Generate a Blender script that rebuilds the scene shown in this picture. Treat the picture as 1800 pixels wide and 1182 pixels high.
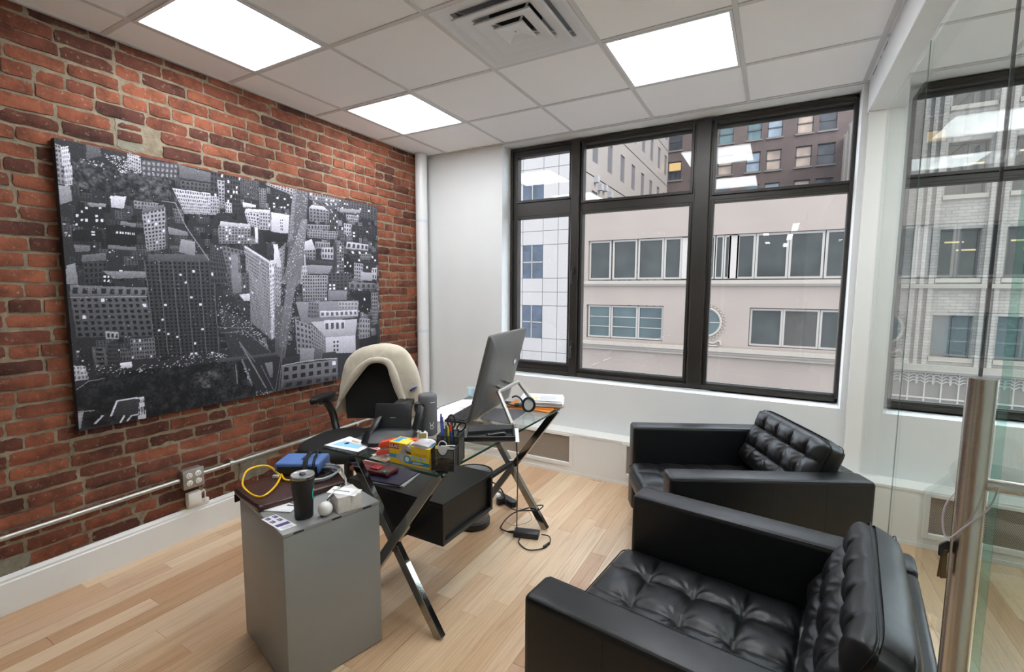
import bpy, bmesh, math, random
import numpy as np
from mathutils import Vector, Matrix, noise

for o in list(bpy.data.objects):
    bpy.data.objects.remove(o, do_unlink=True)
SC = bpy.context.scene
COL = SC.collection
PI = math.pi

# ------------------------------------------------------------ camera, world, exposure
cam_d = bpy.data.cameras.new('camera')
cam = bpy.data.objects.new('camera', cam_d)
COL.objects.link(cam)
cam_d.sensor_fit = 'HORIZONTAL'
cam_d.sensor_width = 36.0
cam_d.lens = 16.4706
cam_d.clip_start = 0.02
cam_d.clip_end = 300
_yaw, _pit, _rol = -0.5094, -0.0971, 0.0055
_f = Vector((math.sin(_yaw)*math.cos(_pit), math.cos(_yaw)*math.cos(_pit), math.sin(_pit)))
_r = Vector((math.cos(_yaw), -math.sin(_yaw), 0))
_u = _r.cross(_f)
_r2 = math.cos(_rol)*_r + math.sin(_rol)*_u
_u2 = -math.sin(_rol)*_r + math.cos(_rol)*_u
cam.matrix_world = Matrix(((_r2.x, _u2.x, -_f.x, 2.9322), (_r2.y, _u2.y, -_f.y, -3.5251), (_r2.z, _u2.z, -_f.z, 1.4517), (0, 0, 0, 1)))
SC.camera = cam

wd = bpy.data.worlds.new('sky')
SC.world = wd
wd.use_nodes = True
_bg = wd.node_tree.nodes['Background']
_bg.inputs['Color'].default_value = (0.84, 0.92, 1.04, 1)
_bg.inputs['Strength'].default_value = 4.6
_sd = bpy.data.lights.new('sun', 'SUN'); _sd.energy = 7.0; _sd.angle = .6; _sd.color = (1, .96, .9)
_so = bpy.data.objects.new('sun', _sd); COL.objects.link(_so)
_so.rotation_euler = Vector((-.8, .22, -.62)).to_track_quat('-Z', 'Y').to_euler()
PANEL = 14.0          # radiance of the ceiling light panels
SC.view_settings.view_transform = 'Standard'
SC.view_settings.look = 'None'
SC.view_settings.gamma = 1.0
SC.view_settings.exposure = 0.43
SC.view_settings.use_curve_mapping = False
SC.cycles.transparent_max_bounces = 24

# ------------------------------------------------------------ helpers
def lin(c):
    c = c/255.0
    return c/12.92 if c <= 0.04045 else ((c+0.055)/1.055)**2.4
def L3(c):
    return (lin(c[0]), lin(c[1]), lin(c[2]), 1.0)

class MB:
    def __init__(s):
        s.v = []; s.f = []
    def add(s, vs, fs):
        o = len(s.v)
        s.v += [tuple(v) for v in vs]
        s.f += [tuple(i+o for i in f) for f in fs]
        return s
    def box(s, x0, x1, y0, y1, z0, z1, M=None):
        vs = [Vector((x, y, z)) for x in (x0, x1) for y in (y0, y1) for z in (z0, z1)]
        if M is not None: vs = [M @ v for v in vs]
        return s.add(vs, [(0,1,3,2), (4,6,7,5), (0,4,5,1), (2,3,7,6), (0,2,6,4), (1,5,7,3)])
    def bar(s, p0, p1, w, h, side=None):
        p0 = Vector(p0); p1 = Vector(p1); d = (p1-p0).normalized()
        sd = Vector(side) if side else (Vector((0,0,1)) if abs(d.z) < .9 else Vector((1,0,0)))
        a = d.cross(sd).normalized(); b = a.cross(d).normalized()
        vs = [p + a*w/2*i + b*h/2*j for p in (p0, p1) for i, j in ((-1,-1), (1,-1), (1,1), (-1,1))]
        return s.add(vs, [(3,2,1,0), (4,5,6,7), (0,1,5,4), (1,2,6,5), (2,3,7,6), (3,0,4,7)])
    def cyl(s, p0, p1, r0, r1=None, n=16, caps=True):
        r1 = r0 if r1 is None else r1
        p0 = Vector(p0); p1 = Vector(p1); d = (p1-p0).normalized()
        a = d.orthogonal().normalized(); b = d.cross(a)
        vs = []
        for p, r in ((p0, r0), (p1, r1)):
            vs += [p + (a*math.cos(2*PI*i/n) + b*math.sin(2*PI*i/n))*r for i in range(n)]
        fs = [(i, (i+1) % n, n+(i+1) % n, n+i) for i in range(n)]
        if caps: fs += [tuple(range(n-1, -1, -1)), tuple(range(n, 2*n))]
        return s.add(vs, fs)
    def tube(s, pts, r, n=8, closed=False):
        P = [Vector(p) for p in pts]; m = len(P)
        if m < 2: return s
        ref = None; vs = []
        for i in range(m):
            if closed: t = (P[(i+1) % m]-P[i-1])
            else: t = P[min(i+1, m-1)]-P[max(i-1, 0)]
            t.normalize()
            if ref is None: ref = t.orthogonal().normalized()
            ref = (ref - t*ref.dot(t))
            if ref.length < 1e-6: ref = t.orthogonal()
            ref.normalize(); b = t.cross(ref)
            vs += [P[i] + (ref*math.cos(2*PI*k/n)+b*math.sin(2*PI*k/n))*r for k in range(n)]
        fs = []
        for i in range(m if closed else m-1):
            j = (i+1) % m
            fs += [(i*n+k, i*n+(k+1) % n, j*n+(k+1) % n, j*n+k) for k in range(n)]
        if not closed: fs += [tuple(range(n-1, -1, -1)), tuple(range((m-1)*n, m*n))]
        return s.add(vs, fs)
    def lathe(s, prof, c=(0,0,0), n=28, cap=True):
        c = Vector(c); vs = []
        for r, z in prof:
            vs += [c+Vector((r*math.cos(2*PI*i/n), r*math.sin(2*PI*i/n), z)) for i in range(n)]
        fs = []
        for k in range(len(prof)-1):
            fs += [(k*n+i, k*n+(i+1) % n, (k+1)*n+(i+1) % n, (k+1)*n+i) for i in range(n)]
        if cap: fs += [tuple(range(n-1, -1, -1)), tuple(range((len(prof)-1)*n, len(prof)*n))]
        return s.add(vs, fs)
    def prism(s, poly, z0, z1, M=None):
        n = len(poly)
        vs = [Vector((p[0], p[1], z0)) for p in poly]+[Vector((p[0], p[1], z1)) for p in poly]
        if M is not None: vs = [M @ v for v in vs]
        return s.add(vs, [tuple(range(n-1, -1, -1)), tuple(range(n, 2*n))]+[(i, (i+1) % n, n+(i+1) % n, n+i) for i in range(n)])
    def mesh(s, name, bevel=0, seg=2, smooth=False, ang=35):
        me = bpy.data.meshes.new(name)
        me.from_pydata([tuple(v) for v in s.v], [], s.f)
        bm = bmesh.new(); bm.from_mesh(me)
        bmesh.ops.recalc_face_normals(bm, faces=bm.faces)
        if bevel:
            es = [e for e in bm.edges if len(e.link_faces) == 2 and e.calc_face_angle(0) > 0.5]
            bmesh.ops.bevel(bm, geom=es, offset=bevel, segments=seg, profile=.5, affect='EDGES', clamp_overlap=True)
        bm.to_mesh(me); bm.free()
        if smooth or bevel:
            me.shade_smooth()
            me.set_sharp_from_angle(angle=math.radians(ang))
        return me
    def build(s, name, mat, parent=None, bevel=0, seg=2, smooth=False, ang=35, world=False):
        return obj(name, s.mesh(name, bevel, seg, smooth, ang), mat, parent, world)

def obj(name, me, mat, parent=None, world=False):
    o = bpy.data.objects.new(name, me); COL.objects.link(o)
    if mat is not None and me is not None:
        me.materials.clear(); me.materials.append(mat)
    if parent is not None:
        o.parent = parent
        if world: o.matrix_parent_inverse = tmat(parent).inverted()
    return o
def tmat(o):
    m = Matrix.LocRotScale(o.location, o.rotation_euler, o.scale)
    if o.parent is not None: m = tmat(o.parent) @ o.matrix_parent_inverse @ m
    return m
def tag(o, label, cat, group=None):
    o['label'] = label; o['category'] = cat
    if group: o['group'] = group
    return o
def thing(name, label, cat, loc=(0,0,0), rz=0, group=None):
    o = bpy.data.objects.new(name, None); COL.objects.link(o)
    o.empty_display_size = .05
    o.location = loc; o.rotation_euler = (0, 0, rz)
    return tag(o, label, cat, group)
def struct(o, label=None):
    o['kind'] = 'structure'
    if label: o['label'] = label
    return o
def spline(pts, sub=8, closed=False):
    P = [Vector(p) for p in pts]; n = len(P); out = []
    rng = range(n if closed else n-1)
    for i in rng:
        if closed: a, b, c, d = P[i-1], P[i], P[(i+1) % n], P[(i+2) % n]
        else: a, b, c, d = P[max(i-1,0)], P[i], P[i+1], P[min(i+2, n-1)]
        for k in range(sub):
            t = k/sub
            out.append(.5*((2*b)+(c-a)*t+(2*a-5*b+4*c-d)*t*t+(3*b-a-3*c+d)*t*t*t))
    if not closed: out.append(P[-1])
    return out
def rrect(x0, x1, y0, y1, r, n=5):
    out = []
    for cx, cy, a0 in ((x1-r, y1-r, 0), (x0+r, y1-r, 90), (x0+r, y0+r, 180), (x1-r, y0+r, 270)):
        for k in range(n+1):
            a = math.radians(a0+90*k/n); out.append((cx+r*math.cos(a), cy+r*math.sin(a)))
    return out
def holes(mb, a0, a1, z0, z1, p, hs, depth, axis='y'):
    """flat wall with rectangular holes (a0,a1,z0,z1) and reveals of the given depth"""
    xs = sorted({a0, a1}|{h[0] for h in hs}|{h[1] for h in hs}); zs = sorted({z0, z1}|{h[2] for h in hs}|{h[3] for h in hs})
    P = (lambda a, d, z: (a, p+d, z)) if axis == 'y' else (lambda a, d, z: (p+d, a, z))
    for i in range(len(xs)-1):
        for j in range(len(zs)-1):
            cx, cz = (xs[i]+xs[i+1])/2, (zs[j]+zs[j+1])/2
            if any(h[0] < cx < h[1] and h[2] < cz < h[3] for h in hs): continue
            mb.add([P(xs[i],0,zs[j]), P(xs[i+1],0,zs[j]), P(xs[i+1],0,zs[j+1]), P(xs[i],0,zs[j+1])], [(0,1,2,3)])
    for h in hs:
        c = [(h[0],h[2]), (h[1],h[2]), (h[1],h[3]), (h[0],h[3])]
        for k in range(4):
            a, b = c[k], c[(k+1) % 4]
            mb.add([P(a[0],0,a[1]), P(b[0],0,b[1]), P(b[0],depth,b[1]), P(a[0],depth,a[1])], [(0,1,2,3)])
    return mb
def text(name, s, size, M, mat, parent=None, ext=.0004, world=False, align='CENTER'):
    cu = bpy.data.curves.new(name, 'FONT'); cu.body = s; cu.size = size; cu.extrude = ext
    cu.align_x = align; cu.align_y = 'CENTER'
    t = bpy.data.objects.new('tmp_text', cu); COL.objects.link(t)
    me = bpy.data.meshes.new_from_object(t.evaluated_get(bpy.context.evaluated_depsgraph_get()))
    bpy.data.objects.remove(t, do_unlink=True)
    me.transform(M)
    return obj(name, me, mat, parent, world)
def frame(o, xd, yd):
    """matrix whose local x,y axes follow xd,yd from origin o"""
    x = Vector(xd).normalized(); y = Vector(yd).normalized(); z = x.cross(y).normalized(); y = z.cross(x)
    return Matrix(((x.x,y.x,z.x,o[0]), (x.y,y.y,z.y,o[1]), (x.z,y.z,z.z,o[2]), (0,0,0,1)))

# ------------------------------------------------------------ materials
def nt(name):
    m = bpy.data.materials.new(name); m.use_nodes = True
    t = m.node_tree; return m, t, t.nodes['Principled BSDF']
def N(t, typ, **kw):
    n = t.nodes.new(typ)
    for k, v in kw.items():
        if k in n.inputs: n.inputs[k].default_value = v
        else: setattr(n, k, v)
    return n
def ramp(t, stops):
    r = t.nodes.new('ShaderNodeValToRGB'); e = r.color_ramp.elements
    while len(e) < len(stops): e.new(.5)
    for el, (p, c) in zip(e, stops): el.position = p; el.color = c
    return r
def MAT(name, col, rough=.5, metal=0, var=0, vs=6, bump=0, bs=120, spec=.5, coat=0, emit=0, sheen=0, detail=4, aniso=None):
    m, t, p = nt(name)
    c = L3(col)
    p.inputs['Base Color'].default_value = c
    p.inputs['Roughness'].default_value = rough
    p.inputs['Metallic'].default_value = metal
    p.inputs['Specular IOR Level'].default_value = spec
    p.inputs['Coat Weight'].default_value = coat
    if sheen: p.inputs['Sheen Weight'].default_value = sheen
    tc = N(t, 'ShaderNodeTexCoord')
    src = tc.outputs['Object']
    if aniso:
        mp = N(t, 'ShaderNodeMapping'); mp.inputs['Scale'].default_value = aniso
        t.links.new(src, mp.inputs[0]); src = mp.outputs[0]
    if var:
        n = N(t, 'ShaderNodeTexNoise', Scale=vs, Detail=detail)
        t.links.new(src, n.inputs['Vector'])
        r = ramp(t, [(.3, tuple(x*(1-var) for x in c[:3])+(1,)), (.7, tuple(min(1, x*(1+var)) for x in c[:3])+(1,))])
        t.links.new(n.outputs['Fac'], r.inputs[0]); t.links.new(r.outputs[0], p.inputs['Base Color'])
    if bump:
        n = N(t, 'ShaderNodeTexNoise', Scale=bs, Detail=3)
        t.links.new(src, n.inputs['Vector'])
        b = N(t, 'ShaderNodeBump', Strength=bump, Distance=.002)
        t.links.new(n.outputs['Fac'], b.inputs['Height']); t.links.new(b.outputs[0], p.inputs['Normal'])
    if emit:
        p.inputs['Emission Color'].default_value = c; p.inputs['Emission Strength'].default_value = emit
    return m
def GLASS(name, tint=(1,1,1), f0=.04, rough=0.0, pw_=5.0):
    m = bpy.data.materials.new(name); m.use_nodes = True; t = m.node_tree; t.nodes.clear()
    out = N(t, 'ShaderNodeOutputMaterial'); mix = N(t, 'ShaderNodeMixShader')
    tr = N(t, 'ShaderNodeBsdfTransparent'); tr.inputs[0].default_value = (*tint, 1)
    gl = N(t, 'ShaderNodeBsdfGlossy'); gl.inputs['Roughness'].default_value = rough
    lw = N(t, 'ShaderNodeLayerWeight', Blend=.5)
    pw = N(t, 'ShaderNodeMath', operation='POWER'); pw.inputs[1].default_value = pw_
    ma = N(t, 'ShaderNodeMath', operation='MULTIPLY_ADD'); ma.inputs[1].default_value = 1-f0; ma.inputs[2].default_value = f0
    t.links.new(lw.outputs['Facing'], pw.inputs[0]); t.links.new(pw.outputs[0], ma.inputs[0])
    t.links.new(ma.outputs[0], mix.inputs[0]); t.links.new(tr.outputs[0], mix.inputs[1]); t.links.new(gl.outputs[0], mix.inputs[2])
    t.links.new(mix.outputs[0], out.inputs[0])
    return m

def mat_brick():
    m, t, p = nt('old_red_brick')
    oi = N(t, 'ShaderNodeObjectInfo'); ge = N(t, 'ShaderNodeNewGeometry'); tc = N(t, 'ShaderNodeTexCoord')
    ad = N(t, 'ShaderNodeMath', operation='ADD'); fr = N(t, 'ShaderNodeMath', operation='FRACT')
    t.links.new(oi.outputs['Random'], ad.inputs[0]); t.links.new(ge.outputs['Random Per Island'], ad.inputs[1]); t.links.new(ad.outputs[0], fr.inputs[0])
    r = ramp(t, [(0, L3((84,52,44))), (.16, L3((104,62,49))), (.5, L3((134,78,58))), (.8, L3((150,90,66))), (1, L3((120,70,56)))])
    t.links.new(fr.outputs[0], r.inputs[0])
    pos = ge.outputs['Position']
    n = N(t, 'ShaderNodeTexNoise', Scale=9, Detail=6, Roughness=.65); t.links.new(pos, n.inputs['Vector'])
    dk = ramp(t, [(.36, (.42,.42,.44,1)), (.58, (1.08,1.05,1.03,1))]); t.links.new(n.outputs['Fac'], dk.inputs[0])
    mu = N(t, 'ShaderNodeMix', data_type='RGBA', blend_type='MULTIPLY'); mu.inputs['Factor'].default_value = .85
    t.links.new(r.outputs[0], mu.inputs[6]); t.links.new(dk.outputs[0], mu.inputs[7])
    n2 = N(t, 'ShaderNodeTexNoise', Scale=38, Detail=7, Roughness=.75); t.links.new(pos, n2.inputs['Vector'])
    sm = ramp(t, [(.575, (0,0,0,1)), (.70, (.8,.8,.8,1))]); t.links.new(n2.outputs['Fac'], sm.inputs[0])
    mx = N(t, 'ShaderNodeMix', data_type='RGBA'); t.links.new(sm.outputs[0], mx.inputs[0])
    t.links.new(mu.outputs[2], mx.inputs[6]); mx.inputs[7].default_value = L3((168,150,128))
    t.links.new(mx.outputs[2], p.inputs['Base Color'])
    p.inputs['Roughness'].default_value = .85; p.inputs['Specular IOR Level'].default_value = .25
    n3 = N(t, 'ShaderNodeTexNoise', Scale=85, Detail=6, Roughness=.7); t.links.new(pos, n3.inputs['Vector'])
    b = N(t, 'ShaderNodeBump', Strength=.7, Distance=.004); t.links.new(n3.outputs['Fac'], b.inputs['Height']); t.links.new(b.outputs[0], p.inputs['Normal'])
    return m
def mat_mortar(name='mortar', a=(166,152,130), b_=(122,110,92), big=.9):
    m, t, p = nt(name)
    ge = N(t, 'ShaderNodeNewGeometry')
    n = N(t, 'ShaderNodeTexNoise', Scale=22, Detail=7, Roughness=.7); t.links.new(ge.outputs['Position'], n.inputs['Vector'])
    r = ramp(t, [(.3, L3(b_)), (.7, L3(a))]); t.links.new(n.outputs['Fac'], r.inputs[0]); t.links.new(r.outputs[0], p.inputs['Base Color'])
    p.inputs['Roughness'].default_value = .95; p.inputs['Specular IOR Level'].default_value = .15
    n3 = N(t, 'ShaderNodeTexNoise', Scale=60, Detail=7, Roughness=.75); t.links.new(ge.outputs['Position'], n3.inputs['Vector'])
    b = N(t, 'ShaderNodeBump', Strength=big, Distance=.008); t.links.new(n3.outputs['Fac'], b.inputs['Height']); t.links.new(b.outputs[0], p.inputs['Normal'])
    return m
def mat_wood():
    m, t, p = nt('oak_floor')
    oi = N(t, 'ShaderNodeObjectInfo'); ge = N(t, 'ShaderNodeNewGeometry')
    ad = N(t, 'ShaderNodeMath', operation='ADD'); fr = N(t, 'ShaderNodeMath', operation='FRACT')
    t.links.new(oi.outputs['Random'], ad.inputs[0]); t.links.new(ge.outputs['Random Per Island'], ad.inputs[1]); t.links.new(ad.outputs[0], fr.inputs[0])
    r = ramp(t, [(0, L3((196,156,120))), (.25, L3((208,174,138))), (.55, L3((219,189,155))), (.8, L3((228,202,170))), (1, L3((206,168,135)))])
    t.links.new(fr.outputs[0], r.inputs[0])
    vm = N(t, 'ShaderNodeVectorMath', operation='SCALE'); vm.inputs[0].default_value = (7.3, 13.7, 3.1)
    t.links.new(fr.outputs[0], vm.inputs['Scale'])
    va = N(t, 'ShaderNodeVectorMath', operation='ADD'); t.links.new(ge.outputs['Position'], va.inputs[0]); t.links.new(vm.outputs[0], va.inputs[1])
    mp = N(t, 'ShaderNodeMapping'); mp.inputs['Scale'].default_value = (26, 1.6, 1); t.links.new(va.outputs[0], mp.inputs[0])
    n = N(t, 'ShaderNodeTexNoise', Scale=1.6, Detail=7, Roughness=.62, Distortion=.8); t.links.new(mp.outputs[0], n.inputs['Vector'])
    g = ramp(t, [(.30, (.74,.69,.64,1)), (.5, (.98,.97,.96,1)), (.72, (1.05,1.04,1.03,1))]); t.links.new(n.outputs['Fac'], g.inputs[0])
    mu = N(t, 'ShaderNodeMix', data_type='RGBA', blend_type='MULTIPLY'); mu.inputs['Factor'].default_value = .75
    t.links.new(r.outputs[0], mu.inputs[6]); t.links.new(g.outputs[0], mu.inputs[7])
    w = N(t, 'ShaderNodeTexWave', Scale=2.2, Distortion=9.0, Detail=3); w.inputs['Detail Scale'].default_value = .7
    mp2 = N(t, 'ShaderNodeMapping'); mp2.inputs['Scale'].default_value = (9, .7, 1); t.links.new(va.outputs[0], mp2.inputs[0]); t.links.new(mp2.outputs[0], w.inputs['Vector'])
    g2 = ramp(t, [(.0, (.86,.82,.78,1)), (.35, (1,1,1,1))]); t.links.new(w.outputs['Fac'], g2.inputs[0])
    mu2 = N(t, 'ShaderNodeMix', data_type='RGBA', blend_type='MULTIPLY'); mu2.inputs['Factor'].default_value = .55
    t.links.new(mu.outputs[2], mu2.inputs[6]); t.links.new(g2.outputs[0], mu2.inputs[7])
    t.links.new(mu2.outputs[2], p.inputs['Base Color'])
    p.inputs['Roughness'].default_value = .30; p.inputs['Specular IOR Level'].default_value = .6
    b = N(t, 'ShaderNodeBump', Strength=.08, Distance=.001); t.links.new(n.outputs['Fac'], b.inputs['Height']); t.links.new(b.outputs[0], p.inputs['Normal'])
    return m
def mat_leather():
    m, t, p = nt('black_leather')
    tc = N(t, 'ShaderNodeTexCoord')
    p.inputs['Base Color'].default_value = (.0045, .0045, .0052, 1)
    n0 = N(t, 'ShaderNodeTexNoise', Scale=5, Detail=3); t.links.new(tc.outputs['Object'], n0.inputs['Vector'])
    mr = N(t, 'ShaderNodeMapRange'); mr.inputs['To Min'].default_value = .33; mr.inputs['To Max'].default_value = .46
    t.links.new(n0.outputs['Fac'], mr.inputs[0]); t.links.new(mr.outputs[0], p.inputs['Roughness'])
    p.inputs['Specular IOR Level'].default_value = .42
    v = N(t, 'ShaderNodeTexVoronoi', Scale=420); t.links.new(tc.outputs['Object'], v.inputs['Vector'])
    n = N(t, 'ShaderNodeTexNoise', Scale=14, Detail=3); t.links.new(tc.outputs['Object'], n.inputs['Vector'])
    b = N(t, 'ShaderNodeBump', Strength=.12, Distance=.0008); t.links.new(v.outputs['Distance'], b.inputs['Height'])
    b2 = N(t, 'ShaderNodeBump', Strength=.25, Distance=.004); t.links.new(n.outputs['Fac'], b2.inputs['Height']); t.links.new(b.outputs[0], b2.inputs['Normal'])
    t.links.new(b2.outputs[0], p.inputs['Normal'])
    return m
def mat_brickwall(name, c1, c2, mo, sc, bump=.4):
    m, t, p = nt(name)
    tc = N(t, 'ShaderNodeTexCoord')
    mp = N(t, 'ShaderNodeMapping'); mp.inputs['Rotation'].default_value = (-PI/2, 0, 0); t.links.new(tc.outputs['Object'], mp.inputs[0])
    b = N(t, 'ShaderNodeTexBrick', Scale=sc); b.inputs['Color1'].default_value = L3(c1); b.inputs['Color2'].default_value = L3(c2); b.inputs['Mortar'].default_value = L3(mo)
    b.inputs['Mortar Size'].default_value = .014; b.inputs['Brick Width'].default_value = .5; b.inputs['Row Height'].default_value = .16
    t.links.new(mp.outputs[0], b.inputs['Vector'])
    n = N(t, 'ShaderNodeTexNoise', Scale=.9, Detail=5); t.links.new(tc.outputs['Object'], n.inputs['Vector'])
    g = ramp(t, [(.3, (.82,.82,.84,1)), (.7, (1.1,1.1,1.1,1))]); t.links.new(n.outputs['Fac'], g.inputs[0])
    mu = N(t, 'ShaderNodeMix', data_type='RGBA', blend_type='MULTIPLY'); mu.inputs['Factor'].default_value = 1
    t.links.new(b.outputs[0], mu.inputs[6]); t.links.new(g.outputs[0], mu.inputs[7]); t.links.new(mu.outputs[2], p.inputs['Base Color'])
    p.inputs['Roughness'].default_value = .9
    return m
def mat_attr(name):
    m, t, p = nt(name)
    a = N(t, 'ShaderNodeAttribute', attribute_name='print'); t.links.new(a.outputs['Color'], p.inputs['Base Color'])
    p.inputs['Roughness'].default_value = .55; p.inputs['Specular IOR Level'].default_value = .3
    tc = N(t, 'ShaderNodeTexCoord'); n = N(t, 'ShaderNodeTexNoise', Scale=700); t.links.new(tc.outputs['Object'], n.inputs['Vector'])
    b = N(t, 'ShaderNodeBump', Strength=.1, Distance=.0005); t.links.new(n.outputs['Fac'], b.inputs['Height']); t.links.new(b.outputs[0], p.inputs['Normal'])
    return m
def mat_grille():
    m, t, p = nt('woven_cane_grille')
    tc = N(t, 'ShaderNodeTexCoord')
    ck = N(t, 'ShaderNodeTexChecker', Scale=220); ck.inputs[1].default_value = L3((178,166,152)); ck.inputs[2].default_value = L3((112,100,90))
    mp = N(t, 'ShaderNodeMapping'); mp.inputs['Scale'].default_value = (1, 1, .6); mp.inputs['Location'].default_value = (0, .0011, 0)
    t.links.new(tc.outputs['Object'], mp.inputs[0]); t.links.new(mp.outputs[0], ck.inputs['Vector'])
    t.links.new(ck.outputs[0], p.inputs['Base Color']); p.inputs['Roughness'].default_value = .6
    return m
def mat_emit(name, col, s):
    m = bpy.data.materials.new(name); m.use_nodes = True; t = m.node_tree; t.nodes.clear()
    e = N(t, 'ShaderNodeEmission', Strength=s); e.inputs[0].default_value = L3(col)
    o = N(t, 'ShaderNodeOutputMaterial'); t.links.new(e.outputs[0], o.inputs[0]); return m

brick_m = mat_brick(); mortar_m = mat_mortar(); patch_m = mat_mortar('cement_patch', (150,146,130), (118,112,98), .4)
wood_m = mat_wood(); leather_m = mat_leather()
white_m = MAT('white_wall_paint', (224,225,224), .6, var=.02, vs=3)
trim_m = MAT('white_gloss_paint', (232,231,227), .35, var=.02, vs=2)
tile_m = MAT('ceiling_tile_white', (246,245,245), .9, bump=.25, bs=350)
tee_m = MAT('ceiling_tee_white', (208,207,205), .5)
ventw_m = MAT('vent_white', (222,222,224), .4)
frame_m = MAT('dark_bronze_window_metal', (50,46,42), .42, metal=.3, var=.12, vs=8, bump=.1, bs=40)
winglass_m = GLASS('window_glass', (.99,.995,.995), .016)
partglass_m = GLASS('green_tinted_partition_glass', (.925,.96,.942), .022, pw_=6.0)
dooredge_m = GLASS('pale_green_polished_edge', (.72,.88,.85), .12)
deskglass_m = GLASS('clear_desk_glass', (.93,.965,.95), .05)
glassedge_m = MAT('green_glass_edge', (24,62,52), .1, spec=.8)
glassedge2_m = MAT('pale_green_glass_edge', (176,206,200), .15, spec=.7)
chrome_m = MAT('chrome', (160,158,154), .1, metal=1)
steel_m = MAT('brushed_steel', (200,194,188), .19, metal=1, bump=.15, bs=30, aniso=(1,1,60))
galv_m = MAT('galvanised_steel', (176,174,168), .4, metal=.85, var=.12, vs=30)
black_m = MAT('black_plastic', (24,24,26), .45, bump=.1, bs=300)
blackmat_m = MAT('matte_black', (14,14,14), .7)
blackwood_m = MAT('black_laminate', (20,20,20), .38, var=.1, vs=20)
cab_m = MAT('grey_metal_paint', (146,146,144), .42, metal=.3, var=.03, vs=3)
paper_m = MAT('white_paper', (236,236,236), .7)
panel_m = mat_emit('led_panel', (246,250,255), PANEL)

# ------------------------------------------------------------ room shell
H = 2.6775
XR = 6.2
rnd = random.Random(7)
# floor
fl = struct(MB().box(-.15, XR+.1, -12.2, .2, -.12, -.016).build('floor', MAT('subfloor_dark', (60,44,32), .9)), 'light oak strip floor')
PW = .088
planks = []
x = .0
while x < XR:
    y = -3.62 - rnd.uniform(0, .9)
    while y < 0:
        ln = rnd.choice([.55, .8, 1.0, 1.25, 1.5])*rnd.uniform(.85, 1.15)
        y0, y1 = max(y, -3.62), min(y+ln, 0)
        if y1 > -3.62 and y1-y0 > .02: planks.append((x, y0, y1))
        y += ln
    x += PW
planks.sort(key=lambda p: abs(p[0]-1.8)+abs((p[1]+p[2])/2+2)*.3)
rest = MB()
for k, (px, y0, y1) in enumerate(planks):
    m = MB() if k < 290 else rest
    dz = rnd.uniform(-.0003, .0003)
    m.box(px+.0005, px+PW-.0005, y0+.0006, y1-.0006, -.016, dz)
    if k < 290: m.build('plank', wood_m, fl)
if rest.v: rest.build('planks', wood_m, fl)['kind'] = 'stuff'
MB().box(0, XR, -12.1, -3.62, -.016, 0).build('hall_floor', MAT('hall_pale_wood', (196,166,130), .5), fl)

# brick wall on the left
rows, cols = 60, 76
wl = MB()
vs = []
for i in range(rows+1):
    for j in range(cols+1):
        yy = -3.62+3.62*j/cols; zz = 2.72*i/rows
        vs.append((-.0068+.0035*noise.noise(Vector((yy*9, zz*9, 3)))+.003*noise.noise(Vector((yy*31, zz*31, 9))), yy, zz))
wl.add(vs, [(i*(cols+1)+j, i*(cols+1)+j+1, (i+1)*(cols+1)+j+1, (i+1)*(cols+1)+j) for i in range(rows) for j in range(cols)])
wl.box(-.15, -.03, -3.62, .0, 0, 2.72)
wall_left = struct(wl.build('wall_left', mortar_m, smooth=True), 'exposed old red brick wall')
def brick_mesh(seed):
    r = random.Random(seed); m = MB(); ny, nz = 5, 3
    pts = {}
    for i in range(ny+1):
        for j in range(nz+1):
            e = (i in (0, ny)) or (j in (0, nz)); c = (i in (0, ny)) and (j in (0, nz))
            yy = i/ny-.5+(r.uniform(-.018, .018)); zz = j/nz-.5+r.uniform(-.05, .05)
            if c: yy *= .985; zz *= .95
            pts[i, j] = len(m.v); m.v.append((r.uniform(-.0012, .0012)-(.003 if e else 0)-(.0015 if c else 0), yy, zz))
    for i in range(ny):
        for j in range(nz): m.f.append((pts[i,j], pts[i+1,j], pts[i+1,j+1], pts[i,j+1]))
    ring = [(i,0) for i in range(ny)]+[(ny,j) for j in range(nz)]+[(i,nz) for i in range(ny,0,-1)]+[(0,j) for j in range(nz,0,-1)]
    b0 = len(m.v)
    for k in ring:
        v = m.v[pts[k]]; m.v.append((-.022, v[1]*1.01, v[2]*1.01))
    n = len(ring)
    for k in range(n): m.f.append((pts[ring[k]], b0+k, b0+(k+1) % n, pts[ring[(k+1) % n]]))
    return m
bms = [brick_mesh(s) for s in range(8)]
bmesh_data = []
for m in bms:
    me = m.mesh('brick', smooth=True, ang=60); me.materials.append(brick_m); bmesh_data.append(me)
CP = .0687
bricks = []
c = 0; z = .03
patches = [(-2.376, -2.24, 2.145, 2.325), (-1.86, -1.64, .205, .39), (-3.3, -2.79, .12, .26)]
while z < 2.70:
    header = (c % 6 == 4)
    y = -3.62 - rnd.uniform(0, .2)
    while y < 0:
        ln = (.098 if header else .205)*rnd.uniform(.93, 1.05)
        if not header and rnd.random() < .09: ln = .1
        y0, y1 = max(y, -3.62), min(y+ln, -.004)
        if y1-y0 > .03: bricks.append(((y0+y1)/2, z+CP/2+rnd.uniform(-.003, .003), y1-y0, CP-rnd.uniform(.011, .016)))
        y += ln+rnd.uniform(.009, .016)
    z += CP; c += 1
def in_patch(b):
    return any(p[0]-.02 < b[0] < p[1]+.02 and p[2] < b[1] < p[3] for p in patches)
bricks = [b for b in bricks if not in_patch(b)]
bricks += [(-2.305, 2.275, .1, .028), (-2.305, 2.228, .105, .045)]
CAM = Vector((2.9322, -3.5251, 1.4517))
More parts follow.
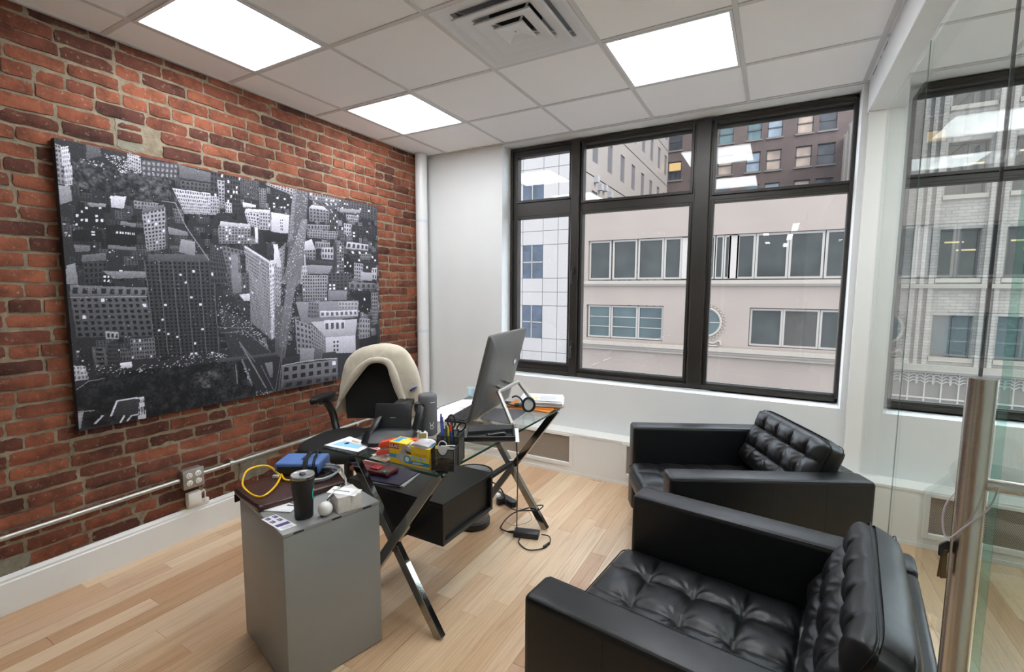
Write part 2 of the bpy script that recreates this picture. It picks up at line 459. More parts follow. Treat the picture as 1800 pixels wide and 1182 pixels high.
def seen(b):
    y, z, w, h = b
    hid = 0
    if -2.62 < y < -.64 and .764 < z < 2.13: hid = 1
    if z < .17: hid = 1
    if y < -3.0: hid = 1
    d = (Vector((0, y, z))-CAM).length
    return (hid, -w*h/d**3)
bricks.sort(key=seen)
rest = MB()
for k, (y, z, w, h) in enumerate(bricks):
    s = k % 8
    px = rnd.uniform(-.003, .003)
    R = Matrix.Rotation(rnd.uniform(-.012, .012), 4, 'X')
    if k < 298:
        o = bpy.data.objects.new('brick', bmesh_data[s]); COL.objects.link(o); o.parent = wall_left
        o.location = (px, y, z); o.scale = (1, w, h); o.rotation_euler = (rnd.uniform(-.012, .012), 0, 0)
    else:
        T = Matrix.Translation((px, y, z)) @ R @ Matrix.Diagonal((1, w, h, 1))
        rest.add([T @ Vector(v) for v in bms[s].v], bms[s].f)
rest.build('bricks', brick_m, wall_left, smooth=True, ang=60)['kind'] = 'stuff'
def blob(y0, y1, z0, z1, x, seed, n=26):
    r = random.Random(seed); m = MB(); cy, cz = (y0+y1)/2, (z0+z1)/2; pts = []
    for k in range(n):
        a = 2*PI*k/n; ca, sa = math.cos(a), math.sin(a); q = 1/max(abs(ca), abs(sa))**.8
        f = q*r.uniform(.85, 1.02); pts.append((cy+ca*f*(y1-y0)/2, cz+sa*f*(z1-z0)/2))
    ins = [(cy+(p[0]-cy)*.9, cz+(p[1]-cz)*.9) for p in pts]
    m.v = [(-.02, p[0], p[1]) for p in pts]+[(x, p[0], p[1]) for p in ins]+[(x+.001, cy, cz)]
    m.f = [(k, (k+1) % n, n+(k+1) % n, n+k) for k in range(n)]+[(n+k, n+(k+1) % n, 2*n) for k in range(n)]
    return m
for k, p in enumerate(patches):
    blob(*p, -.006 if k == 0 else .002, k+3).build('cement_patch', patch_m, wall_left, smooth=True)

# far wall with the windows
W1 = (.86, 3.325, .722, 2.672); W2 = (3.54, 6.0, .722, 2.672)
wf = holes(MB(), -.15, XR, -.0, 2.72, 0, [W1, W2], .17)
wf.box(-.15, .86, .16, .3, 0, 2.72); wf.box(3.325, 3.54, .16, .3, 0, 2.72); wf.box(6.0, XR, .16, .3, 0, 2.72)
wf.box(-.15, XR, .16, .3, -.1, .715); wf.box(-.15, XR, .16, .3, 2.675, 2.9)
wall_far = struct(wf.build('wall_far', white_m), 'white plaster wall around the windows')

# near wall behind the camera, hall, right room
wn = MB()
wn.box(-.15, .25, -3.72, -3.62, 0, 2.72); wn.box(3.26, XR, -3.72, -3.62, 0, 2.72); wn.box(.25, 3.26, -3.72, -3.62, 2.42, 2.72); wn.box(2.24, 2.28, -3.70, -3.64, 0, 2.42)
wall_near = struct(wn.build('wall_near', white_m), 'glazed office front with the doorway behind the camera')
for k in range(2): MB().box(.252+k*.995, 1.243+k*.995, -3.675, -3.665, 0, 2.42).build('glass_pane', partglass_m, wall_near)
hallw = MAT('hall_white_paint', (214,208,200), .7)
wh = MB(); wh.box(-.25, -.15, -12.1, -3.62, 0, 2.9); wh.box(XR, XR+.1, -12.1, -3.7, 0, 2.9); wh.box(-.25, XR+.1, -12.2, -12.1, 0, 2.9)
struct(wh.build('wall_hall', hallw), 'white painted walls of the hall')
struct(MB().box(XR, XR+.1, -3.7, .3, 0, 2.9).build('wall_next_room', white_m), 'white end wall of the next room')

# ceiling with lay-in tiles
ce = MB().box(-.15, XR+.1, -12.2, .3, 2.74, 2.9)
ceil = struct(ce.build('ceiling', MAT('plenum_dark', (70,70,70), .9)), 'suspended ceiling of white square tiles')
GX, GY, G = .2787, -.5689, .6096
cx = [0.0]+[GX+G*i for i in range(0, 10)]+[XR]
ry = [-3.62]+[GY+G*j for j in range(-4, 1)]+[0.0]
LIGHTS = {(0,-1), (0,1), (3,-1), (3,1), (6,1), (6,-1)}
VENT = (2, 0)
def cidx(i): return i-1          # cell between cx[i], cx[i+1] -> column i-1
for i in range(len(cx)-1):
    for j in range(len(ry)-1):
        col, row = i-1, j-1-2
        if (col, row) in LIGHTS or (col, row) == VENT: continue
        a, b, c0, d = cx[i]+.004, cx[i+1]-.004, ry[j]+.004, ry[j+1]-.004
        if b-a < .03 or d-c0 < .03: continue
        MB().box(a, b, c0, d, H+.004, H+.02).build('ceiling_tile', tile_m, ceil)
for i in range(1, len(cx)-1):
    MB().box(cx[i]-.012, cx[i]+.012, -3.62, 0, H, H+.03).build('ceiling_tee', tee_m, ceil, bevel=.001, seg=1)
for j in range(1, len(ry)-1):
    for i in range(len(cx)-1):
        MB().box(cx[i]+.012, cx[i+1]-.012, ry[j]-.012, ry[j]+.012, H+.0003, H+.03).build('ceiling_tee', tee_m, ceil)
ang = MB(); ang.box(0, XR, -.022, 0, H-.001, H+.02); ang.box(0, .02, -3.62, -.022, H-.001, H+.02)
ang.build('wall_angle', tee_m, ceil)
MB().box(-.15, XR, -12.1, -3.72, 2.70, 2.74).build('hall_ceiling', MAT('hall_ceiling_white', (214,212,210), .9), ceil)

# header, jamb and glass of the partition on the right
hd = MB().box(3.35, 3.443, -3.62, 0, 2.50, 2.70)
wall_right = struct(hd.build('wall_right', white_m, bevel=.002, seg=1), 'glass partition under a white header')
MB().box(3.357, 3.437, -.035, 0, 0, 2.5).build('jamb', trim_m, wall_right, bevel=.002, seg=1)
sh = MB()
for (y0, y1) in ((-1.60,-1.54), (-1.2,-1.15), (-.52,-.42), (-.36,-.33), (-.24,-.12)):
    sh.box(3.3492, 3.3505, y0, y1, H-.006, H-.001)
sh.build('shadow_gap', blackmat_m, wall_right)
joints = [-.036, -.873, -1.757, -2.64, -3.6]
for k in range(4):
    a, b = joints[k+1]+.002, joints[k]-.002
    m = MB()
    poly = [(a, 0), (min(b, -.153), 0), (min(b, -.153), .337), (b, .337), (b, 2.5), (a, 2.5)] if k == 0 else [(a, 0), (b, 0), (b, 2.5), (a, 2.5)]
    M_ = Matrix(((0,0,1,0), (1,0,0,0), (0,1,0,0), (0,0,0,1)))
    m.prism(poly, 3.440, 3.450, M_)
    m.build('glass_pane', partglass_m, wall_right)
    if k < 3:
        w = .0016 if k != 1 else .004
        MB().box(3.4435 if k != 1 else 3.4415, 3.4465 if k != 1 else 3.4485, joints[k+1]-w, joints[k+1]+w, 0, 2.5).build('joint_seal', blackmat_m if k == 1 else MAT('grey_silicone', (70,78,76), .4), wall_right)

# baseboard
bb = MB()
prof = [(0,0), (.02,0), (.02,.142), (.016,.148), (.016,.158), (.008,.172), (0,.174)]
n = len(prof)
bb.add([(p[0], y, p[1]) for y in (-3.62, -.15) for p in prof], [tuple(range(n)), tuple(range(2*n-1, n-1, -1))]+[(i, (i+1) % n, n+(i+1) % n, n+i) for i in range(n)])
struct(bb.build('baseboard_left', trim_m), 'white baseboard under the brick wall')

# ------------------------------------------------------------ windows
def window(name, label, X0, X1, divs, handles):
    """divs: list of (x0,x1,[(z0,z1)...]) clear openings"""
    m = MB()
    hs = [(d[0], d[1], q[0], q[1]) for d in divs for q in d[2]]
    holes(m, X0, X1, .735, 2.664, .15, hs, .055)
    m.box(X0-.02, X1+.02, .205, .22, .70, .78); m.box(X0-.02, X1+.02, .205, .22, 2.60, 2.69)
    root = struct(m.build(name, frame_m), label)
    # outer rim steps and raised mullion covers give the frame its depth
    rim = MB()
    for a, b, c_, d_ in ((X0, X1, .735, .762), (X0, X1, 2.64, 2.664), (X0, X0+.022, .735, 2.664), (X1-.018, X1, .735, 2.664)):
        rim.box(a, b, .132, .16, c_, d_)
    rim.build('outer_rim', frame_m, root, bevel=.003, seg=1)
    for k in range(len(divs)-1):
        a, b = divs[k][1], divs[k+1][0]
        w = b-a
        mm = MB().box(a+w*.2, b-w*.2, .118, .16, .74, 2.66); mm.build('mullion_cover', frame_m, root, bevel=.004, seg=1)
    for d in divs:
        for q in d[2]:
            s = MB()
            for (a, b, c_, e) in ((d[0]-.02, d[0]+.001, q[0]-.02, q[1]+.02), (d[1]-.001, d[1]+.02, q[0]-.02, q[1]+.02), (d[0], d[1], q[0]-.02, q[0]+.001), (d[0], d[1], q[1]-.001, q[1]+.02)):
                s.box(a, b, .138, .158, c_, e)
            s.build('sash', frame_m, root, bevel=.003, seg=1)
            g = MB().box(d[0]-.004, d[1]+.004, .168, .172, q[0]-.004, q[1]+.004)
            g.box(d[0]-.004, d[1]+.004, .186, .190, q[0]-.004, q[1]+.004)
            g.build('pane', winglass_m, root)
            MB().box(d[0], d[1], .166, .186, q[0], q[0]+.006).build('spacer_bar', MAT('aluminium_spacer', (150,152,156), .3, metal=.8), root)
    for hx, hz in handles:
        h_ = MB(); h_.box(hx-.01, hx+.01, .10, .125, hz-.03, hz+.03); h_.tube([(hx,.11,hz), (hx-.004,.085,hz-.02), (hx-.006,.085,hz-.11)], .006, 8)
        h_.build('window_handle', frame_m, root, bevel=.003, seg=1)
    return root
window('window_1', 'large dark framed window behind the desk and armchairs', .866, 3.322,
       [(.934, 1.414, [(.83, 2.07), (2.225, 2.588)]), (1.534, 2.355, [(.80, 2.078), (2.178, 2.622)]), (2.52, 3.302, [(.78, 2.08), (2.15, 2.625)])],
       [(1.474, 1.62), (1.474, 1.0)])
window('window_2', 'dark framed window of the next room seen through the glass partition', 3.545, 5.995,
       [(3.60, 4.55, [(.78, 2.08), (2.15, 2.625)]), (4.68, 5.93, [(.78, 2.08), (2.15, 2.625)])], [])

# ------------------------------------------------------------ exterior
gw = [MAT('dark_office_glass', (32,34,32), .2, var=.35, vs=1.2, spec=.22), MAT('dim_office_glass', (42,39,34), .1, var=.3, vs=1.5, spec=.22), MAT('teal_office_glass', (42,52,53), .1, var=.3, vs=1, spec=.22)]
stone_m = MAT('warm_beige_stone', (101,91,84), .85, var=.05, vs=.5)
stone2_m = MAT('pale_stone_trim', (107,100,92), .8, var=.04, vs=1)
alu_m = MAT('off_white_window_frame', (102,97,91), .5)
pan_m = MAT('white_glazed_panel', (106,101,98), .35, var=.04, vs=.35)
jnt_m = MAT('dark_joint', (53,51,55), .9)
struct(MB().box(-40, 40, .4, 70, -8.4, -8).build('ground', MAT('street_asphalt', (90,90,92), .9)), 'street between the buildings')
YB = 20.0
blind_m = MAT('white_blind', (118,111,106), .7)
# beige building
bg = thing('beige_building', 'low beige stone office building across the street with ribbon windows and a round window', 'building', (0, YB, -8))
UP = (-5.68, 6.6, 1.98, 4.03); LL = (-5.72, -1.77, -1.0, .74); LR = (1.98, 5.9, -1.0, .74)
cutr = 16
w_ = holes(MB(), -6.245, 7.0, -8, 5.55, YB, [UP, LL, LR], .25)
w_.box(-6.245, 7.0, YB+.25, 34, 5.3, 5.5)
w_.box(-6.245, 7.0, YB+.0, YB+.3, 5.5, 5.62)
w_.build('wall', stone_m, bg, world=True)
def bwin(par, x0, x1, z0, z1, mat, bars=0, fr=.07, y=YB, ymat=None, dep=.16):
    f = MB()
    for a, b, c_, d_ in ((x0-fr, x0, z0-fr, z1+fr), (x1, x1+fr, z0-fr, z1+fr), (x0, x1, z0-fr, z0), (x0, x1, z1, z1+fr)):
        f.box(a, b, y+dep-.06, y+dep+.02, c_, d_)
    for k in range(bars):
        zz = z0+(z1-z0)*(k+1)/(bars+1); f.box(x0, x1, y+dep-.03, y+dep+.02, zz-.02, zz+.02)
    fo = f.build('window', ymat or alu_m, par, world=True)
    MB().box(x0-.01, x1+.01, y+dep, y+dep+.03, z0-.01, z1+.01).build('pane', mat, fo, world=True)
for k, (a, b) in enumerate([(-5.56,-4.57), (-4.31,-3.25), (-3.02,-1.96), (-1.76,-1.12), (-.62,.36), (.5,.72), (.88,.99), (1.42,1.98), (2.18,3.26), (3.46,4.54), (4.76,5.6), (5.8,6.5)]):
    bwin(bg, a, b, 2.12, 3.92, gw[k % 3 if k in (3, 9) else 0], 0, .09)
MB().box(-1.02, -.72, YB+.1, YB+.14, 2.05, 3.98).build('white_blind_panel', blind_m, bg, world=True)
MB().box(1.0, 1.4, YB+.1, YB+.14, 2.05, 3.98).build('white_blind_panel', blind_m, bg, world=True)
for k, (a, b) in enumerate([(-5.56,-4.51), (-4.32,-3.12), (-2.94,-1.87)]): bwin(bg, a, b, -.88, .62, gw[2], 2, .08)
for k, (a, b) in enumerate([(2.09,3.2), (3.37,4.55), (4.73,5.8)]): bwin(bg, a, b, -.88, .62, gw[k % 2], 0, .08)
MB().box(-6.245, 7, YB-.12, YB, 1.72, 1.80).box(-6.245, 7, YB-.18, YB, 1.80, 1.97).build('ledge', stone2_m, bg, world=True)
MB().box(-6.245, 7, YB-.14, YB, -1.55, -1.42).box(-6.245, 7, YB-.22, YB, -1.42, -1.30).box(-6.245, 7, YB-.34, YB, -1.30, -1.13).build('cornice', stone2_m, bg, world=True)
ov = MB(); ov.tube([(.16+.66*math.cos(2*PI*k/36), YB-.02, .02+.66*math.sin(2*PI*k/36)) for k in range(36)], .06, 8, closed=True)
for k in range(30):
    a = 2*PI*k/30
    for rr, s_ in ((.76, .055), (.86, .05)):
        a2 = a+(.1 if rr > .8 else 0)
        c_ = Vector((.16+rr*math.cos(a2), YB-.03, .02+rr*math.sin(a2)))
        ov.cyl(c_+Vector((0,.06,0)), c_-Vector((0,.04,0)), s_, s_*.4, 6)
for s_ in (-1, 1):
    ov.tube(spline([(.16, YB-.03, -.85), (.16+s_*.35, YB-.05, -.95), (.16+s_*.62, YB-.04, -.82), (.16+s_*.7, YB-.03, -1.02)], 5), .045, 6)
    ov.tube(spline([(.16, YB-.03, -.85), (.16+s_*.2, YB-.05, -1.05), (.16+s_*.55, YB-.04, -1.06)], 5), .04, 6)
ovo = ov.build('round_window', stone2_m, bg, smooth=True, world=True)
MB().cyl((.16, YB-.0, .02), (.16, YB-.03, .02), .62, n=32).build('pane', gw[2], ovo, world=True)
MB().box(-.44, .76, YB-.045, YB-.03, .0, .04).box(.14, .18, YB-.045, YB-.03, -.58, .62).build('glazing_bar', alu_m, ovo, world=True)

# white panelled building on the left
wb = thing('white_panel_building', 'tall white panelled building at the left end of the window view', 'building', (-9, 24, -8))
XW = -6.245
MB().box(-13, XW-.06, YB+.05, 42, -8, 20).build('wall', jnt_m, wb, world=True)
colx = [-13, -11.9, -10.8, -9.55, -8.30, -7.41, XW]
for k in range(-2, 4):
    zk = 2.13+3.33*k
    rowsz = [zk, zk+1.82, zk+2.57, zk+3.33]
    for i in range(len(colx)-1):
        for j in range(3):
            if j == 0 and i in (0, 3):
                MB().box(colx[i]+.02, colx[i+1]-.02, YB+.03, YB+.06, rowsz[0], rowsz[1]).build('window', MAT('blue_grey_glass', (42,49,59), .08, var=.4, vs=1.3, spec=.22), wb, world=True)
                if i == 3:
                    f = MB(); f.box(-9.0, -8.95, YB+.0, YB+.05, rowsz[0], rowsz[1]); f.box(-9.53, -8.32, YB+.0, YB+.05, zk+.86, zk+.92)
                    f.build('glazing_bar', alu_m, wb, world=True)
                continue
            MB().box(colx[i]+.012, colx[i+1]-.012, YB, YB+.05, rowsz[j]+.012, rowsz[j+1]-.012).build('panel', pan_m, wb, world=True)
flz = [(-2, 1.3), (1.3, 4.55), (4.55, 7.8), (7.8, 11.05), (11.05, 14.1), (14.1, 17.3)]
sidw = MAT('grey_strip_glass', (59,59,63), .15, var=.3, vs=.9, spec=.22)
for z0, z1 in flz:
    hs = []
    for q in range(8):
        y0 = 21.9+2.66*q
        if y0+1 < 42: hs.append((y0, y0+.95, z0+.8, z0+2.48))
    holes(MB(), YB, 42, z0+.03, z1-.03, XW, hs, -.12, 'x').build('side_panel', pan_m, wb, world=True)
    for h_ in hs:
        MB().box(XW-.14, XW-.11, h_[0], h_[1], h_[2], h_[3]).build('window', sidw, wb, world=True)
lm = MB()
for (y, z) in ((22.2, 7.5), (22.9, 7.2), (23.7, 7.3), (24.7, 7.1)): lm.box(XW, XW+.25, y, y+.3, z, z+.35)
lm.build('wall_lamp', MAT('grey_fixture', (110,108,110), .6), wb, world=True)

# brown brick building behind
br = thing('brown_brick_building', 'dark brown brick building with sash windows behind the low beige one', 'building', (0, 42, -8))
brown_m = mat_brickwall('brown_brick', (66,51,48), (55,44,42), (80,70,66), 1.3)
SCB = (42+3.525)/(45+3.525)
def bx(x): return 2.932+(x-2.932)*SCB
def bz(z): return 1.452+(z-1.452)*SCB
cols_b = [(-6.83,-5.58), (-4.65,-3.45), (-2.35,-1.12), (0.0,1.15), (1.61,2.77), (3.85,5.04), (5.45,6.7)]
rows_b = [(9.35,11.1), (12.2,13.95), (15.0,16.7), (17.8,19.5)]
hs = [(bx(a), bx(b), bz(c_), bz(d)) for a, b in cols_b for c_, d in rows_b]
mw = holes(MB(), -12, 12, -8, 24, 42, hs, .3); mw.build('wall', brown_m, br, world=True)
pmat = [MAT('blue_painted_reflection_pane', (101,110,118), .1, var=.25, vs=1.5, spec=.22), MAT('peach_painted_reflection_pane', (123,107,94), .1, var=.3, vs=1.5, spec=.22), MAT('dark_sash_pane', (47,48,52), .1, var=.4, vs=1.5, spec=.22), MAT('teal_sash_pane', (64,80,82), .1, var=.4, vs=1.5, spec=.22)]  # blue and peach base colours are painted-in reflections of bright buildings
warm_m = mat_emit('warm_lit_room', (255,214,150), .7)
sash_m = MAT('dark_sash_frame', (34,31,33), .6)
pick = {0: [2,2,2,2], 1: [2,0,2,2], 2: [2,1,3,2], 3: [3,0,3,0], 4: [0,1,0,1], 5: [1,1,1,2], 6: [2,2,2,2]}
for i, (a, b) in enumerate(cols_b):
    for j, (c_, d) in enumerate(rows_b):
        x0, x1, z0, z1 = bx(a), bx(b), bz(c_), bz(d); f = MB(); zm = (z0+z1)/2
        for q in ((x0, x0+.07, z0, z1), (x1-.07, x1, z0, z1), (x0, x1, z0, z0+.08), (x0, x1, z1-.07, z1), (x0, x1, zm-.05, zm+.05)):
            f.box(q[0], q[1], 42.12, 42.2, q[2], q[3])
        fo = f.build('window', sash_m, br, world=True)
        m_ = pmat[pick[i][j]]
        if (i, j) == (0, 1): m_ = warm_m
        MB().box(x0+.07, x1-.07, 42.18, 42.24, zm+.05, z1-.07).build('pane', m_, fo, world=True)
        MB().box(x0+.07, x1-.07, 42.18, 42.24, z0+.08, zm-.05).build('pane', pmat[2] if i in (0, 1) else m_, fo, world=True)
        MB().box(x0-.1, x1+.1, 41.9, 42.05, z0-.12, z0).build('sill', MAT('stone_sill', (83,78,74), .8), fo, world=True)

# grey brick building on the right
gb = thing('grey_brick_building', 'tall pale grey brick building seen at the right through the glass partition', 'building', (9, YB, -8))
grey_m = mat_brickwall('pale_grey_brick', (114,108,102), (103,97,92), (76,71,67), 1.35)
gcols = [(8.25,9.42), (10.07,11.25), (11.9,13.08), (13.7,14.9)]
grow = [(-1.0,.6), (2.0,3.82), (5.06,6.97), (8.25,10.05), (11.4,13.2)]
hs = [(a, b, c_, d) for a, b in gcols for c_, d in grow]
holes(MB(), 7.0, 17, -1.3, 13.4, YB, hs, .35).build('wall', grey_m, gb, world=True)
for k, (a, b) in enumerate(((7.05,7.18), (7.46,7.62), (7.74,7.86), (8.0,8.16), (9.5,9.62), (9.85,9.98), (11.33,11.5), (11.68,11.82))):
    MB().box(a, b, YB-.16, YB, -1.3, 13.4).build('pier', grey_m, gb, world=True)
for i, (a, b) in enumerate(gcols):
    for j, (c_, d) in enumerate(grow):
        f = MB()
        for q in ((a, a+.06, c_, d), (b-.06, b, c_, d), (a, b, c_, c_+.07), (a, b, d-.06, d), (a+.62, a+.68, c_, d)): f.box(q[0], q[1], YB+.2, YB+.28, q[2], q[3])
        fo = f.build('window', sash_m, gb, world=True)
        MB().box(a+.06, b-.06, YB+.27, YB+.3, c_+.07, d-.06).build('pane', gw[2 if j == 0 else 1], fo, world=True)
        MB().box(a-.05, b+.05, YB-.1, YB+.02, c_-.16, c_).build('sill', stone2_m, gb, world=True)
        if j > 0:
            for q in range(2): MB().box(a+.2+.35*q, a+.75+.35*q, YB+.255, YB+.268, d-.5-.3*q, d-.44-.3*q).build('office_lamp', mat_emit('office_lamp_glow', (255,232,176), 1.0), fo, world=True)
MB().box(7.0, 17, YB-.25, YB+.1, -1.55, -1.3).box(7.0, 17, YB-.2, YB, 1.62, 1.78).build('ledge', stone2_m, gb, world=True)
MB().box(7.0, 17, YB+.1, YB+.2, -8, -1.5).build('metal_spandrel', MAT('grey_bronze_spandrel', (74,68,64), .6, metal=.2), gb, world=True)
iron = MAT('pale_cast_ironwork', (125,121,117), .6)
for k in range(9):
    xx = 7.2+.5*k; m = MB()
    m.cyl((xx, YB+.05, -3.0), (xx, YB+.05, -1.6), .035, .02, 6)
    for q in range(3):
        z = -1.95+.12*q
        for s_ in (-1, 1): m.tube([(xx, YB+.05, z-.1), (xx+s_*.12, YB+.04, z), (xx+s_*.22, YB+.05, z-.02), (xx+s_*.25, YB+.05, z-.14)], .028, 5)
    m.build('iron_tree_ornament', iron, gb, world=True)
MB().box(7.0, 17, YB+.02, YB+.08, -2.66, -2.6).box(7.0, 17, YB+.02, YB+.08, -1.66, -1.56).build('iron_rail', iron, gb, world=True)
hs = []
for q in range(7):
    for zz in (4.6, 7.6, 10.6): hs.append((21.5+2.9*q, 22.3+2.9*q, zz, zz+2.0))
holes(MB(), YB, 42, 4, 13.4, 7.0, hs, .2, 'x').build('side_wall', MAT('pale_limestone', (151,143,136), .85, var=.08, vs=.4), gb, world=True)
for h_ in hs: MB().box(7.18, 7.22, h_[0], h_[1], h_[2], h_[3]).build('window', sidw, gb, world=True)
for q in range(9): MB().box(6.9, 7.0, 20.2+2.6*q, 20.5+2.6*q, 4, 13.4).build('pier', stone2_m, gb, world=True)

# ------------------------------------------------------------ ceiling fixtures
lab = {(0,-1): 'square ceiling light panel nearest the camera, close to the brick wall', (0,1): 'square ceiling light panel near the white pipe in the far left corner',
       (3,1): 'square ceiling light panel right of the air vent, in front of the window', (3,-1): 'square ceiling light panel above the near armchair',
       (6,1): 'square ceiling light panel of the next room, nearer the window', (6,-1): 'square ceiling light panel of the next room, farther from the window'}
for (c_, r_), lb in lab.items():
    x0 = GX+G*c_+.013; y0 = GY+G*(r_-2)+.013; x1 = x0+G-.026; y1 = y0+G-.026
    t = thing('ceiling_light', lb, 'ceiling light', ((x0+x1)/2, (y0+y1)/2, H), 0, 'square light panels in the ceiling')
    w = (x1-x0)/2; f = MB()
    for q in ((-w, -w+.014, -w, w), (w-.014, w, -w, w), (-w+.014, w-.014, -w, -w+.014), (-w+.014, w-.014, w-.014, w)): f.box(q[0], q[1], q[2], q[3], -.002, .02)
    f.build('frame', ventw_m, t)
    MB().box(-w+.014, w-.014, -w+.014, w-.014, .003, .012).build('diffuser', panel_m, t)
t = thing('air_vent', 'white square louvred air vent in the ceiling between the light panels', 'vent', (GX+G*2.5, GY-G*1.5, H))
w = G/2-.013
r4 = lambda s_, z: [(-s_,-s_,z), (s_,-s_,z), (s_,s_,z), (-s_,s_,z)]
def cone(lp, name):
    m = MB()
    for k in range(len(lp)):
        m.add(r4(*lp[k])+r4(*lp[(k+1) % len(lp)]), [(q, (q+1) % 4, 4+(q+1) % 4, 4+q) for q in range(4)])
    m.build(name, ventw_m, t, smooth=True, ang=25)
cone([(w, 0), (w-.020, 0), (w-.072, .014), (w-.076, .034), (w-.070, .036), (w, .012)], 'frame')
MB().box(-w, w, -w, w, .052, .056).build('backing', MAT('vent_backing', (190,190,196), .6), t)
MB().cyl((0,0,.0515), (0,0,.048), .125, n=28).build('duct_opening', blackmat_m, t)
cone([(.212, -.004), (.216, -.013), (.209, -.015), (.150, .003), (.146, .028), (.142, .028), (.146, .006), (.206, -.007)], 'louvre_cone')
cone([(.142, -.008), (.146, -.018), (.139, -.020), (.086, -.003), (.082, .022), (.078, .022), (.082, .001), (.136, -.012)], 'louvre_cone')
m = MB(); m.add(r4(.077, -.022)+r4(.071, -.023)+r4(.022, -.014)+r4(.074, -.014)+r4(.03, .002), [(k+o, (k+1) % 4+o, 4+(k+1) % 4+o, 4+k+o) for o in (0, 4) for k in range(4)]+[(8,9,10,11)]+[(k, (k+1) % 4, 12+(k+1) % 4, 12+k) for k in range(4)]+[(12+k, 12+(k+1) % 4, 16+(k+1) % 4, 16+k) for k in range(4)])
m.build('centre_cone', ventw_m, t)
MB().cyl((0,0,-.0135), (0,0,-.017), .006, n=12).build('screw', ventw_m, t)
for sx_, sy_ in ((1,1), (-1,1), (1,-1), (-1,-1)):
    MB().bar((sx_*.05, sy_*.05, .0), (sx_*.2, sy_*.2, .030), .010, .003).build('spider_arm', ventw_m, t)
for k, (x, y, ln) in enumerate(((3.2, -6.6, 1.2), (3.15, -8.4, 1.2), (3.1, -10.4, 1.2), (2.7, -7.6, .5), (2.7, -9.6, .5), (4.3, -6.0, 1.2), (4.4, -8.0, 1.2))):
    t = thing('linear_light', ['first', 'second', 'third', 'fourth', 'fifth', 'sixth', 'seventh', 'eighth', 'ninth', 'tenth'][k]+' slim linear lamp of the hall behind the doorway, mirrored in the window', 'hall lamp', (x, y, 2.69), 0, 'linear lamps of the hall')
    MB().box(-.06, .06, -ln/2, ln/2, -.02, .0).build('housing', ventw_m, t); MB().box(-.05, .05, -ln/2+.01, ln/2-.01, -.024, -.0202).build('diffuser', panel_m, t)

